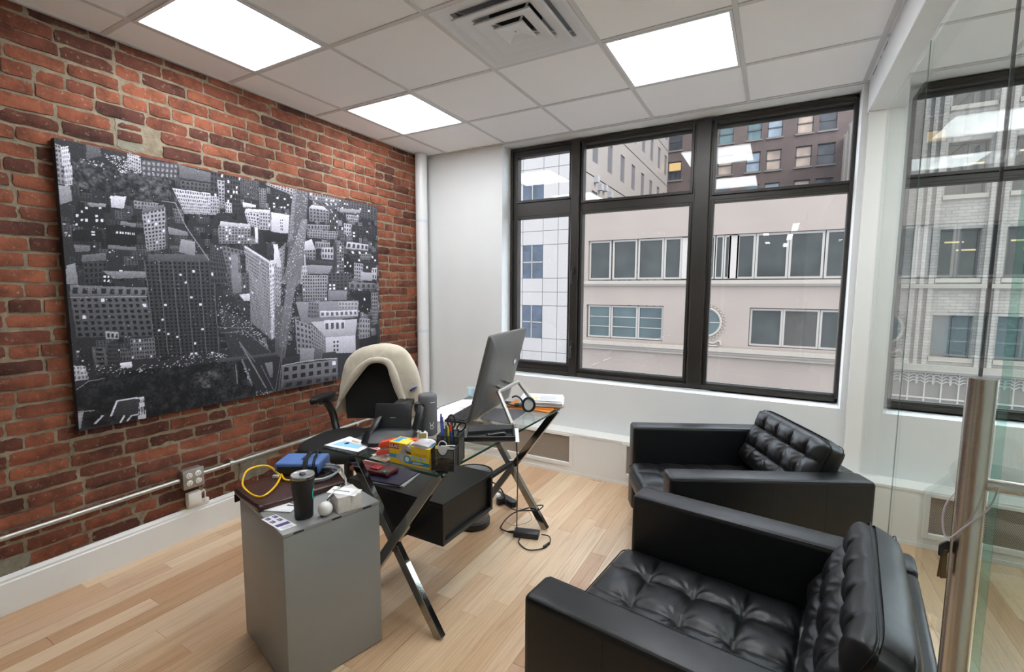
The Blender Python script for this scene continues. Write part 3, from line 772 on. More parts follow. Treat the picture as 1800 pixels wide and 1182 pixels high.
ART=[('b',[(2,997),(144,1007),(141,941),(4,897)],45,0,0,0,0),('b',[(1,980),(11,978),(13,849),(1,850)],140,2,8,70,0),('b',[(12,972),(25,981),(30,854),(13,847)],195,4,8,120,0),('b',[(58,1000),(85,1004),(86,969),(57,949)],88,0,0,0,0),('t',[(29,942),(238,932),(232,840),(27,849)],62),('d',[(89,979),(132,989),(166,935),(124,922)],110),('d',[(36,947),(88,951),(90,934),(38,930)],30),('b',[(141,1002),(169,998),(167,933),(137,949)],160,6,5,60,0),('b',[(170,986),(257,999),(252,941),(168,926)],70,8,3,130,0),('b',[(259,997),(346,991),(343,952),(258,946)],92,0,0,0,0),('b',[(261,939),(345,945),(342,914),(260,903)],80,8,2,45,0),('b',[(1,846),(22,847),(24,800),(2,782)],140,0,0,0,0),('b',[(29,784),(81,796),(83,719),(23,713)],35,6,5,35,0.4),('b',[(51,800),(89,805),(86,792),(56,788)],125,0,0,0,0),('b',[(99,836),(131,840),(124,796),(99,795)],185,0,0,0,0),('b',[(147,830),(203,833),(199,808),(146,801)],125,8,2,60,0),('b',[(239,900),(354,907),(351,819),(266,807)],168,18,7,70,0),('b',[(163,795),(218,822),(212,659),(168,645)],140,6,11,45,0.12),('b',[(218,822),(221,777),(218,665),(212,659)],70,0,0,0,0),('b',[(166,805),(215,831),(218,817),(163,785)],100,0,0,0,0),('b',[(83,728),(149,744),(146,666),(85,654)],28,0,0,0,0),('b',[(103,715),(145,712),(145,701),(102,700)],40,8,1,215,0),('b',[(116,748),(149,747),(147,732),(113,735)],110,0,0,0,0),('b',[(86,659),(146,657),(144,644),(85,645)],105,0,0,0,0),('b',[(18,703),(77,708),(76,667),(19,664)],30,5,4,30,0.35),('b',[(20,651),(50,652),(49,632),(22,627)],105,0,0,0,0),('b',[(33,617),(79,630),(81,603),(32,594)],100,0,0,0,0),('b',[(35,594),(80,598),(77,528),(34,518)],60,5,4,28,0),('b',[(3,579),(20,589),(22,517),(0,517)],130,0,0,0,0),('b',[(71,565),(165,568),(164,545),(91,538)],120,0,0,0,0),('b',[(70,551),(86,552),(85,524),(69,523)],25,2,2,220,0),('b',[(221,747),(270,734),(273,719),(223,717)],120,0,0,0,0),('b',[(237,821),(263,821),(264,765),(241,766)],95,4,4,50,0),('b',[(171,635),(323,650),(325,618),(170,608)],82,0,0,0,0),('b',[(252,703),(289,698),(287,639),(245,650)],132,0,0,0,0),('l',[(213,843),(244,843),(267,755),(325,623)],150,2),('b',[(161,609),(334,618),(336,219),(171,236)],58,15,26,22,0.05),('l',[(161,609),(172,246)],100,2),('l',[(193,612),(202,241)],100,2),('l',[(226,615),(234,236)],100,2),('l',[(260,618),(267,230)],100,2),('l',[(296,621),(302,224)],100,2),('l',[(334,624),(338,218)],100,2),('b',[(7,514),(163,506),(160,472),(5,477)],105,9,1,45,0),('b',[(6,472),(160,470),(171,317),(11,332)],82,11,7,28,0.05),('l',[(5,473),(162,472)],150,2),('b',[(67,349),(94,341),(93,316),(67,320)],150,3,1,40,0),('b',[(14,288),(37,290),(40,226),(14,231)],45,3,5,35,0.2),('b',[(38,294),(64,290),(67,221),(40,226)],85,1,4,30,0),('b',[(68,315),(90,312),(89,221),(68,225)],62,6,6,28,0),('b',[(94,281),(114,278),(117,231),(92,231)],85,4,3,35,0),('b',[(117,313),(171,312),(171,232),(117,236)],100,9,5,40,0.2),('t',[(63,197),(361,180),(354,-8),(139,-1),(-6,11),(1,158)],32),('t',[(266,152),(360,155),(357,59),(264,89)],58),('b',[(-1,234),(22,230),(27,180),(-2,182)],170,4,3,90,0),('b',[(92,226),(117,226),(117,205),(93,208)],200,0,0,0,0),('d',[(0,239),(173,205),(171,173),(-2,201)],80),('d',[(174,237),(361,222),(359,186),(172,183)],90),('l',[(0,148),(27,175),(59,177)],130,2),('b',[(78,87),(136,85),(121,16),(67,34)],55,0,0,0,0),('l',[(64,35),(79,86),(136,84)],200,3),('b',[(129,82),(138,85),(140,-1),(121,3)],185,3,2,60,0),('l',[(0,72),(33,66)],150,2),('b',[(1,67),(12,68),(4,12),(-2,9)],130,0,0,0,0),('l',[(31,17),(48,41)],170,3),('l',[(82,3),(92,26)],190,3),('l',[(97,3),(107,21),(122,21)],170,3),('b',[(342,1000),(431,1002),(425,842),(335,823)],60,10,8,35,0.25),('b',[(428,1001),(490,1006),(484,922),(428,922)],85,8,10,40,0.05),('b',[(338,895),(361,896),(361,828),(335,823)],150,4,5,60,0),('b',[(360,968),(381,970),(377,849),(363,850)],140,2,9,50,0),('b',[(381,880),(399,880),(397,836),(379,836)],175,3,3,50,0),('b',[(514,1013),(612,998),(609,968),(513,990)],160,10,2,70,0),('b',[(488,969),(512,971),(510,882),(489,878)],112,3,8,45,0.1),('b',[(530,962),(609,963),(605,898),(531,887)],52,6,5,40,0.35),('b',[(433,892),(476,889),(475,877),(433,872)],190,0,0,0,0),('b',[(438,849),(486,854),(485,780),(448,792)],168,5,5,70,0),('b',[(488,859),(523,862),(524,782),(485,780)],158,4,5,70,0.2),('b',[(527,867),(593,866),(586,772),(524,777)],185,0,0,0,0),('b',[(558,845),(569,845),(568,784),(556,785)],185,2,4,50,0),('b',[(442,865),(523,876),(523,862),(438,849)],190,0,0,0,0),('b',[(356,776),(456,793),(450,710),(355,698)],122,10,6,60,0.3),('b',[(363,794),(453,797),(454,784),(359,772)],170,0,0,0,0),('b',[(495,772),(586,777),(581,732),(497,726)],38,0,0,0,0),('b',[(469,786),(479,788),(477,718),(468,717)],195,0,0,0,0),('b',[(612,998),(674,1005),(648,746),(567,529)],88,0,0,0,0),('b',[(641,856),(664,860),(630,530),(552,528)],110,0,0,0,0),('d',[(628,997),(668,1003),(642,674),(567,529)],260),('b',[(612,998),(626,1002),(597,739),(583,737)],128,2,16,95,0),('b',[(676,1000),(805,1007),(804,974),(675,964)],125,12,2,70,0.4),('b',[(675,964),(804,974),(803,947),(761,922)],85,12,3,60,0.3),('b',[(672,923),(756,926),(757,862),(672,852)],112,6,4,55,0),('b',[(683,936),(735,940),(756,921),(672,918)],175,0,0,0,0),('b',[(761,927),(798,929),(795,831),(758,830)],70,5,6,40,0.35),('b',[(663,835),(759,847),(758,825),(663,809)],125,8,1,60,0),('b',[(663,809),(795,820),(789,776),(661,768)],125,12,3,65,0),('b',[(804,996),(996,1001),(994,912),(803,925)],80,14,6,45,0.2),('b',[(808,948),(913,960),(907,941),(807,926)],130,0,0,0,0),('b',[(836,921),(902,923),(896,888),(840,883)],135,6,2,60,0),('b',[(825,869),(862,870),(858,808),(824,808)],155,3,3,60,0),('b',[(865,871),(993,864),(991,804),(863,797)],55,8,4,40,0.25),('b',[(647,705),(693,713),(692,655),(648,657)],118,4,3,55,0),('b',[(650,744),(678,763),(693,710),(647,702)],180,0,0,0,0),('b',[(694,752),(756,755),(756,723),(693,715)],130,6,1,70,0),('b',[(720,724),(772,730),(770,664),(718,665)],155,4,2,55,0),('b',[(773,757),(789,759),(786,633),(769,632)],60,0,0,0,0),('b',[(789,754),(822,764),(818,573),(784,572)],105,3,11,40,0.45),('b',[(821,702),(871,707),(868,569),(817,562)],35,4,7,35,0.3),('b',[(837,771),(946,768),(945,733),(831,731)],165,5,1,60,0),('b',[(831,726),(990,731),(989,671),(860,661)],60,9,3,40,0.25),('b',[(902,710),(961,716),(955,680),(901,676)],110,6,2,60,0),('b',[(870,656),(917,653),(909,553),(867,558)],138,4,5,60,0),('b',[(917,665),(989,671),(986,537),(914,536)],55,5,6,40,0.3),('b',[(905,606),(965,603),(964,555),(904,559)],150,0,0,0,0),('b',[(965,633),(991,635),(989,562),(964,567)],165,2,2,60,0),('b',[(646,659),(772,654),(767,631),(657,634)],60,0,0,0,0),('b',[(657,629),(767,631),(747,587),(660,583)],125,0,0,0,0),('b',[(635,622),(657,624),(656,530),(626,530)],160,3,3,110,0),('l',[(646,674),(645,618)],175,4),('b',[(660,577),(743,578),(741,532),(654,530)],135,7,2,70,0),('b',[(362,690),(442,673),(443,526),(383,525)],98,7,10,60,0.08),('b',[(388,658),(409,658),(411,525),(388,525)],118,0,0,0,0),('b',[(416,661),(438,659),(438,526),(417,525)],55,4,6,35,0.25),('b',[(330,695),(362,686),(383,525),(324,524)],70,6,10,40,0.15),('b',[(535,673),(573,726),(559,528),(526,528)],120,6,12,70,0.15),('b',[(435,695),(518,724),(530,711),(508,630)],62,0,0,0,0),('b',[(453,706),(508,723),(506,661),(475,676)],42,0,0,0,0),('b',[(432,689),(512,626),(508,264),(439,352)],128,15,24,82,0.02),('b',[(512,626),(530,633),(518,268),(508,258)],185,2,24,120,0.05),('b',[(530,633),(559,709),(543,318),(518,268)],140,4,20,85,0.06),('l',[(432,692),(512,629),(530,638),(534,712)],200,4),('l',[(440,700),(514,645)],35,3),('b',[(529,717),(545,719),(556,610),(539,609)],190,0,0,0,0),('b',[(325,571),(369,573),(390,472),(432,323)],62,10,8,40,0.15),('b',[(369,573),(441,577),(441,482),(386,477)],78,6,6,50,0.1),('b',[(386,574),(417,576),(416,487),(388,482)],112,0,0,0,0),('b',[(404,474),(442,450),(439,349),(405,383)],58,5,5,38,0.1),('b',[(408,478),(441,483),(442,449),(422,450)],180,0,0,0,0),('b',[(340,422),(408,377),(511,191),(379,182)],58,0,0,0,0),('b',[(527,426),(595,412),(552,149),(519,190)],82,0,0,0,0),('b',[(572,527),(619,586),(554,218),(533,222)],100,0,0,0,0),('d',[(531,548),(622,551),(580,215),(520,224)],200),('d',[(323,502),(406,419),(488,239),(350,331)],120),('d',[(412,377),(470,297),(503,215),(483,229)],70),('d',[(313,229),(356,222),(355,196),(312,209)],30),('l',[(346,311),(413,309)],115,2),('l',[(337,337),(410,326),(503,204)],120,2),('b',[(335,198),(519,195),(523,180),(338,182)],72,0,0,0,0),('t',[(311,189),(408,171),(456,7),(304,3)],42),('l',[(386,164),(388,74)],150,2),('l',[(400,262),(424,195),(481,28)],125,3),('l',[(400,265),(449,163)],120,2),('b',[(481,151),(509,152),(507,78),(497,78)],105,0,0,0,0),('l',[(468,143),(509,9)],120,2),('l',[(405,177),(431,63)],110,4),('l',[(555,264),(513,2)],110,2),('l',[(544,162),(526,5)],120,2),('l',[(564,263),(532,3)],100,2),('d',[(408,166),(426,162),(434,51),(413,111)],25),('d',[(441,27),(505,10),(496,-5),(444,4)],30),('b',[(635,575),(740,580),(736,443),(633,445)],130,10,8,52,0.02),('b',[(745,592),(855,598),(853,500),(743,499)],70,6,5,40,0.3),('b',[(743,499),(830,496),(828,444),(741,446)],115,0,0,0,0),('b',[(842,545),(982,542),(982,507),(841,506)],105,5,1,60,0),('b',[(841,499),(956,493),(947,369),(885,372)],36,7,6,36,0.3),('b',[(956,486),(994,486),(990,296),(958,299)],115,3,9,55,0.2),('b',[(605,440),(887,439),(884,346),(625,324)],120,0,0,0,0),('b',[(656,439),(700,432),(698,352),(649,355)],105,4,4,70,0),('b',[(704,388),(879,386),(882,352),(703,355)],180,8,1,90,0),('b',[(789,435),(883,433),(879,386),(788,394)],150,6,2,100,0),('b',[(600,353),(662,315),(663,165),(602,176)],122,4,6,60,0),('b',[(663,333),(878,333),(867,236),(726,243)],158,0,0,0,0),('b',[(720,338),(817,334),(816,272),(719,276)],178,4,1,80,0),('b',[(660,324),(726,243),(723,155),(664,196)],125,8,6,65,0),('b',[(723,244),(867,239),(866,138),(723,158)],168,0,0,0,0),('b',[(754,227),(787,226),(785,158),(754,160)],168,2,3,60,0),('b',[(890,338),(946,328),(943,216),(887,217)],132,4,4,70,0),('b',[(887,210),(986,229),(988,168),(886,169)],32,0,0,0,0),('b',[(546,165),(768,161),(775,117),(542,125)],52,0,0,0,0),('b',[(614,201),(674,194),(669,124),(612,132)],125,0,0,0,0),('b',[(673,188),(709,186),(707,133),(672,133)],85,0,0,0,0),('b',[(542,125),(775,117),(775,-4),(536,7)],102,7,3,34,0.06),('l',[(542,125),(624,130),(702,128),(773,120)],160,3),('b',[(549,45),(773,30),(775,-4),(536,7)],75,6,1,40,0)]

# ------------------------------------------------------------ things on the brick wall
Y0A, Y1A, Z0A, Z1A = -2.62, -.639, .764, 2.13
def paint():
    Wp, Hp = 600, 414
    rg = np.random.default_rng(5)
    im = np.full((Hp, Wp), 48.0)
    uu, vv = np.meshgrid((np.arange(Wp)+.5)/Wp*1000, (np.arange(Hp)+.5)/Hp*1000)
    def quad_uv(q):
        A = []; B = []
        for (x, y), (s, t) in zip(q, ((0,0), (1,0), (1,1), (0,1))):
            A += [[x, y, 1, 0, 0, 0, -s*x, -s*y], [0, 0, 0, x, y, 1, -t*x, -t*y]]; B += [s, t]
        h = np.append(np.linalg.solve(np.array(A, float), np.array(B, float)), 1).reshape(3, 3)
        return h
    def region(q, pad=0):
        xs = [p[0] for p in q]; ys = [p[1] for p in q]
        x0 = max(0, int(min(xs)/1000*Wp)-1-pad); x1 = min(Wp, int(max(xs)/1000*Wp)+2+pad)
        y0 = max(0, int(min(ys)/1000*Hp)-1-pad); y1 = min(Hp, int(max(ys)/1000*Hp)+2+pad)
        return slice(y0, y1), slice(x0, x1)
    def bld(q, base, nx, ny, win, lit):
        try: h = quad_uv(q)
        except np.linalg.LinAlgError: return
        r = region(q); U = uu[r]; V = vv[r]
        if U.size == 0: return
        w = h[2,0]*U+h[2,1]*V+h[2,2]
        s = (h[0,0]*U+h[0,1]*V+h[0,2])/w; t = (h[1,0]*U+h[1,1]*V+h[1,2])/w
        ins = (s >= 0) & (s <= 1) & (t >= 0) & (t <= 1)
        col = base*(1.06-.18*t)+rg.normal(0, 4, U.shape)
        if nx:
            a, b = s*nx, t*ny; fa, fb = a % 1, b % 1
            wm = (fa > .25) & (fa < .78) & (fb > .25) & (fb < .8)
            L = rg.random((ny+1, nx+1)) < lit
            lv = L[np.clip(b.astype(int), 0, ny), np.clip(a.astype(int), 0, nx)]
            col = np.where(wm, np.where(lv, 215, win), col)
        im[r] = np.where(ins, col, im[r])
    def poly_in(q):
        ins = np.zeros(uu.shape, bool); n = len(q); j = n-1
        for i in range(n):
            xi, yi = q[i]; xj, yj = q[j]
            if yi != yj:
                c_ = ((yi > vv) != (yj > vv)) & (uu < (xj-xi)*(vv-yi)/(yj-yi)+xi); ins ^= c_
            j = i
        return ins
    # scattered small roofs and walls first
    for k in range(800):
        x = rg.uniform(0, 1000); y = rg.uniform(250, 1000); w = rg.uniform(10, 30); hh = rg.uniform(12, 48)
        if x < 420: base = rg.uniform(30, 90)
        else: base = rg.uniform(40, 135)
        bld([(x,y), (x+w,y), (x+w,y-hh), (x,y-hh)], base, int(w/6), int(hh/9)+1, base*.5, .025)
    for e in ART:
        if e[0] == 'b': bld(e[1], e[2]*1.05, e[3], e[4], e[5], e[6]*.6)
        elif e[0] == 't':
            ins = poly_in(e[1]); n1 = rg.normal(0, 1, im.shape)
            for _ in range(3): n1 = (n1+np.roll(n1,1,0)+np.roll(n1,-1,0)+np.roll(n1,1,1)+np.roll(n1,-1,1))/5
            n2 = np.kron(rg.normal(0, 1, (Hp//9+1, Wp//9+1)), np.ones((9,9)))[:Hp,:Wp]
            for _ in range(6): n2 = (n2+np.roll(n2,2,0)+np.roll(n2,-2,0)+np.roll(n2,2,1)+np.roll(n2,-2,1))/5
            im[ins] = np.clip(e[2]*(1+.9*n1+.35*n2), 12, 120)[ins]
        elif e[0] == 'd':
            q = e[1]; ins = np.argwhere(poly_in(q))
            if len(ins):
                for k in rg.integers(0, len(ins), e[2]):
                    y, x = ins[k]; v = rg.uniform(110, 250)
                    im[y, x:x+rg.integers(1, 3)] = v
        else:
            q = e[1]
            for (xa, ya), (xb, yb) in zip(q[:-1], q[1:]):
                n = int(max(abs(xb-xa)/1000*Wp, abs(yb-ya)/1000*Hp)*2)+2
                for k in range(n):
                    x = int((xa+(xb-xa)*k/n)/1000*Wp); y = int((ya+(yb-ya)*k/n)/1000*Hp); h2 = max(1, e[3]-1)
                    if 0 <= x < Wp and 0 <= y < Hp: im[y:y+h2, x:x+h2] = e[2]
    for k in range(420):
        x = rg.integers(0, Wp); y = rg.integers(int(Hp*.2), Hp); im[y, x:x+1] = rg.uniform(120, 240)
    im = im+rg.normal(0, 6, im.shape)*(.5+im/160)
    return np.clip((im-30)*1.12+22, 9, 245)
im = paint()
Hp, Wp = im.shape
cv = thing('canvas_print', 'large black and white city skyline canvas print on the brick wall', 'canvas print', (.0, (Y0A+Y1A)/2, Z0A))
XF = .044
ys = np.linspace(Y0A, Y1A, Wp); zs = np.linspace(Z0A, Z1A, Hp)
co = np.zeros((Hp, Wp, 3)); co[..., 0] = XF; co[..., 1] = ys[None, :]; co[..., 2] = zs[:, None]
idx = np.arange(Hp*Wp).reshape(Hp, Wp)
fc = np.stack([idx[:-1,:-1], idx[:-1,1:], idx[1:,1:], idx[1:,:-1]], -1).reshape(-1, 4)
me = bpy.data.meshes.new('print_surface')
me.vertices.add(Hp*Wp); me.vertices.foreach_set('co', co.ravel())
nf = len(fc)
me.loops.add(nf*4); me.loops.foreach_set('vertex_index', fc.ravel().astype(np.int32))
me.polygons.add(nf); me.polygons.foreach_set('loop_start', (np.arange(nf)*4).astype(np.int32))
me.update(calc_edges=True)
at = me.color_attributes.new('print', 'FLOAT_COLOR', 'POINT')
g = im/255.0; g = np.where(g <= .04045, g/12.92, ((g+.055)/1.055)**2.4)
cl = np.ones((Hp, Wp, 4)); cl[..., 0] = g*1.03+.001; cl[..., 1] = g*1.0+.001; cl[..., 2] = g*1.12+.002
at.data.foreach_set('color', cl.ravel())
obj('print_surface', me, mat_attr('printed_canvas'), cv, True)
MB().box(.006, XF-.0008, Y0A, Y1A, Z0A, Z1A).build('canvas_edge', MAT('dark_canvas_edge', (46,45,48), .8), cv, world=True)

cd = thing('conduit', 'thin galvanised conduit running low along the brick wall', 'conduit', (.02, -2.2, .365))
MB().cyl((.028, -3.6, .348), (.028, -2.20, .362), .0125, n=12).build('tube', galv_m, cd, smooth=True, world=True)
MB().cyl((.028, -2.075, .364), (.028, -.05, .384), .0125, n=12).build('tube', galv_m, cd, smooth=True, world=True)
for y in (-1.905, -.9, -3.2):
    m = MB().cyl((.028, y-.012, .367), (.028, y+.012, .367), .018, n=14); m.box(.0, .03, y-.012, y+.012, .372, .395); m.cyl((.03, y, .388), (.036, y, .388), .006, n=8)
    m.build('clamp', galv_m, cd, smooth=True, world=True)
ob = thing('outlet_box', 'grey metal outlet box with four white sockets on the conduit', 'outlet', (.03, -2.138, .362))
MB().box(-.03, .025, -.053, .053, -.053, .053).build('box', galv_m, ob, bevel=.004)
MB().box(.025, .028, -.056, .056, -.056, .056).build('cover_plate', MAT('dull_steel_plate', (176,172,162), .45, metal=.7, var=.15, vs=40), ob, bevel=.003)
wp_m = MAT('white_plastic', (232,228,220), .4)
for y in (-.024, .024):
    for z in (-.022, .022):
        r_ = MB(); r_.lathe([(.0165,0), (.0165,.004), (.015,.005)], n=20); r_.v = [(v[2]+.028, v[0]+y, v[1]+z) for v in r_.v]
        ro = r_.build('socket', wp_m, ob, smooth=True)
        MB().box(.0325, .0335, y-.007, y-.005, z-.001, z+.008).box(.0325, .0335, y+.005, y+.007, z-.001, z+.008).box(.0325, .0335, y-.002, y+.002, z-.010, z-.006).build('slots', blackmat_m, ro)
for y, z in ((-.046, .046), (.046, -.046)):
    MB().cyl((.028, y, z), (.031, y, z), .005, n=10).build('screw', galv_m, ob)
ad = thing('wall_adapter', 'small white adapter box just above the white baseboard', 'adapter', (.02, -2.132, .19))
MB().box(-.012, .03, -.036, .036, .006, .082).build('body', wp_m, ad, bevel=.006)
MB().tube(spline([(.01, .036, .06), (.012, .055, .072), (.012, .063, .05), (.008, .06, .0)], 6), .0035, 8).build('cable', wp_m, ad, smooth=True)
MB().box(-.02, .0, -.028, .09, -.018, .012).build('cable_channel', wp_m, ad, bevel=.002)
pp = thing('corner_pipe', 'white painted vertical pipe in the corner of the brick wall', 'pipe', (.062, -.10, 0))
MB().cyl((0,0,0), (0,0,H-.002), .054, n=28).build('tube', MAT('pipe_white_gloss', (226,226,226), .35), pp, smooth=True)
tp = MAT('pale_blue_tape', (206,216,224), .5)
for z in (2.08, 1.07): MB().lathe([(.0545, z-.012), (.0555, z), (.0545, z+.012)], n=28, cap=False).build('tape_band', tp, pp, smooth=True)

# radiator covers under the windows
gr_m = mat_grille()
rc = thing('radiator_cover', 'long white radiator cover with woven grilles under the window', 'radiator cover', (1.7, -.075, 0))
RCX = XR
ops = [(.50, 1.572, .09, .303), (2.028, 3.08, .09, .303), (3.76, 4.80, .09, .303), (5.1, 6.0, .09, .303)]
m = holes(MB(), .121, RCX, 0, .333, -.149, ops, .012); m.box(.121, .13, -.149, -.001, 0, .33); m.box(.121, RCX, -.153, -.001, .318, .334)
m.build('body', trim_m, rc, world=True)
MB().box(.121, RCX, -.153, -.148, 0, .022).build('base_strip', trim_m, rc, world=True)
for a, b, c_, d in ops:
    MB().box(a-.01, b+.01, -.138, -.135, c_-.01, d+.01).build('grille', gr_m, rc, world=True)
    f = MB(); e = .032
    for q in ((a-e, a, c_-e, d+.022), (b, b+e, c_-e, d+.022), (a, b, c_-e, c_), (a, b, d, d+.022)): f.box(q[0], q[1], -.156, -.146, q[2], q[3])
    f.build('grille_frame', trim_m, rc, bevel=.003, seg=1, world=True)

# ------------------------------------------------------------ glass door with pull handle
gd = thing('glass_door', 'open frameless glass door with a long steel pull handle at the right', 'glass door', (3.215, -3.1, 0))
MB().box(3.210, 3.220, -3.56, -2.6425, .012, 2.38).build('glass_leaf', partglass_m, gd, world=True)
MB().box(3.2101, 3.2199, -2.6425, -2.640, .012, 2.38).build('polished_edge', dooredge_m, gd, world=True)
hx, hy = 3.170, -2.714
hd_ = MB().cyl((hx, hy, .34), (hx, hy, 1.343), .0150, n=32).build('pull_handle', steel_m, gd, smooth=True, world=True)
MB().cyl((3.262, hy, .34), (3.262, hy, 1.343), .0150, n=32).build('pull_handle', steel_m, gd, smooth=True, world=True)
for z in (1.205, .50):
    MB().cyl((hx+.012, hy, z), (3.25, hy, z), .0085, n=20).build('standoff', steel_m, gd, smooth=True, world=True)
MB().box(3.195, 3.235, -3.60, -3.5, 0, .1).box(3.195, 3.235, -3.60, -3.5, 2.30, 2.40).build('patch_fitting', steel_m, gd, world=True)
ks = thing('key_ring', 'brass keys on a thin twisted cord hanging from the door handle', 'keys', (hx, hy, 1.1))
cord = spline([(hx+.022, hy-.012, 1.207), (hx+.012, hy-.020, 1.18), (hx-.008, hy-.019, 1.15), (hx-.022, hy-.012, 1.128), (hx-.025, hy+.0, 1.15), (hx-.018, hy+.008, 1.175), (hx+.004, hy+.018, 1.2), (hx+.022, hy+.01, 1.207)], 8)
MB().tube(cord, .0011, 6).build('cord', MAT('pale_lilac_cord', (206,196,204), .7), ks, smooth=True, world=True)
kb = MAT('brass_key', (112,90,66), .4, metal=.8)
kp = (hx-.024, hy-.012, 1.128)
MB().prism(rrect(-.011, .011, -.012, .006, .004), -.001, .001, Matrix.Translation((kp[0], kp[1], kp[2]-.012)) @ Matrix.Rotation(.9, 4, 'Z') @ Matrix.Rotation(PI/2, 4, 'X')).build('key_bow', black_m, ks, world=True)
for k, a in enumerate((.5, 1.1)):
    MB().box(-.0035, .0035, -.001, .001, -.055, -.016, Matrix.Translation(kp) @ Matrix.Rotation(a, 4, 'Z') @ Matrix.Rotation(.1*k-.05, 4, 'X')).build('key_blade', kb, ks, world=True)

# ------------------------------------------------------------ armchairs
def tufted(sx, sy, th, tx, ty, r=.03, step=.006, amp=1):
    nx, ny = int(sx/step), int(sy/step); m = MB()
    def pull(x, y):
        u_, v_ = 2*x/sx-1, 2*y/sy-1; c_ = .022*abs(u_)**10*abs(v_)**10
        return -math.copysign(c_, u_), -math.copysign(c_, v_)
    def zf(x, y):
        e = min(x, sx-x, y, sy-y)
        drop = r-math.sqrt(max(0, r*r-(r-e)**2)) if e < r else 0
        dx = min(abs(x-t) for t in tx); dy = min(abs(y-t) for t in ty)
        k = min(1, e/.06)
        rr_ = math.hypot(dx, dy); an = math.atan2(dy, dx+1e-6)
        g_ = .0065*math.exp(-dx/.0045)+.0065*math.exp(-dy/.0045)+.017*math.exp(-(rr_/.028)**1.3)
        puff = .013*(1-math.exp(-dx/.022))*(1-math.exp(-dy/.022))
        wr = .0022*math.sin(an*9+x*40)*math.exp(-((rr_-.035)/.03)**2)
        wr += .003*noise.noise(Vector((x*11, y*11, sx*3)))+.0012*noise.noise(Vector((x*34, y*20, sx*5)))
        return th-drop+amp*(puff-g_+wr)*k-.012*amp
    for i in range(nx+1):
        for j in range(ny+1):
            x, y = sx*i/nx, sy*j/ny; ox, oy = pull(x, y); m.v.append((x+ox, y+oy, zf(x, y)))
    for i in range(nx):
        for j in range(ny): m.f.append((i*(ny+1)+j, (i+1)*(ny+1)+j, (i+1)*(ny+1)+j+1, i*(ny+1)+j+1))
    ring = [(i,0) for i in range(nx)]+[(nx,j) for j in range(ny)]+[(i,ny) for i in range(nx,0,-1)]+[(0,j) for j in range(ny,0,-1)]
    last = [i*(ny+1)+j for i, j in ring]; cxx, cyy = sx/2, sy/2
    for zz, off in ((th*.62, .007), (th*.35, .007), (.012, .0), (0, -.012)):
        cur = []
        for i, j in ring:
            x, y = sx*i/nx, sy*j/ny
            ox = -off if i == 0 else (off if i == nx else 0); oy = -off if j == 0 else (off if j == ny else 0)
            p_ = pull(x, y); cur.append(len(m.v)); m.v.append((x+ox+p_[0], y+oy+p_[1], zz))
        n = len(ring)
        for k in range(n): m.f.append((last[k], cur[k], cur[(k+1) % n], last[(k+1) % n]))
        last = cur
    m.f.append(tuple(last))
    return m
seam_m = MAT('black_stitching', (10,10,11), .5)
AW, AH, AT, AD = .912, .62, .126, .896
seat_mesh = tufted(.735, .656, .135, [.162, .322, .482, .642], [.164, .328, .492], r=.036).mesh('seat_cushion', smooth=True, ang=70)
back_mesh = tufted(.336, .664, .125, [.105, .228], [.125, .263, .401, .539], r=.042).mesh('back_cushion', smooth=True, ang=70)
arm_mesh = MB().box(0, AD, 0, AT, .09, AH).mesh('arm', bevel=.020, seg=4, ang=60)
bp_mesh = MB().box(.814, AD-.001, AT+.001, AW-AT-.001, .09, AH-.006).mesh('back_panel', bevel=.018, seg=3, ang=60)
base_mesh = MB().box(.02, .812, AT+.002, AW-AT-.002, .10, .275).mesh('seat_base', bevel=.012, ang=60)
phi = math.radians(23)
hv = Vector((math.sin(phi), 0, math.cos(phi))); nv = Vector((-math.cos(phi), 0, math.sin(phi)))
ob_ = Vector((.851, .124, .718)) - hv*.336
BM = Matrix(((hv.x, 0, nv.x, ob_.x), (0, 1, 0, ob_.y), (hv.z, 0, nv.z, ob_.z), (0, 0, 0, 1)))
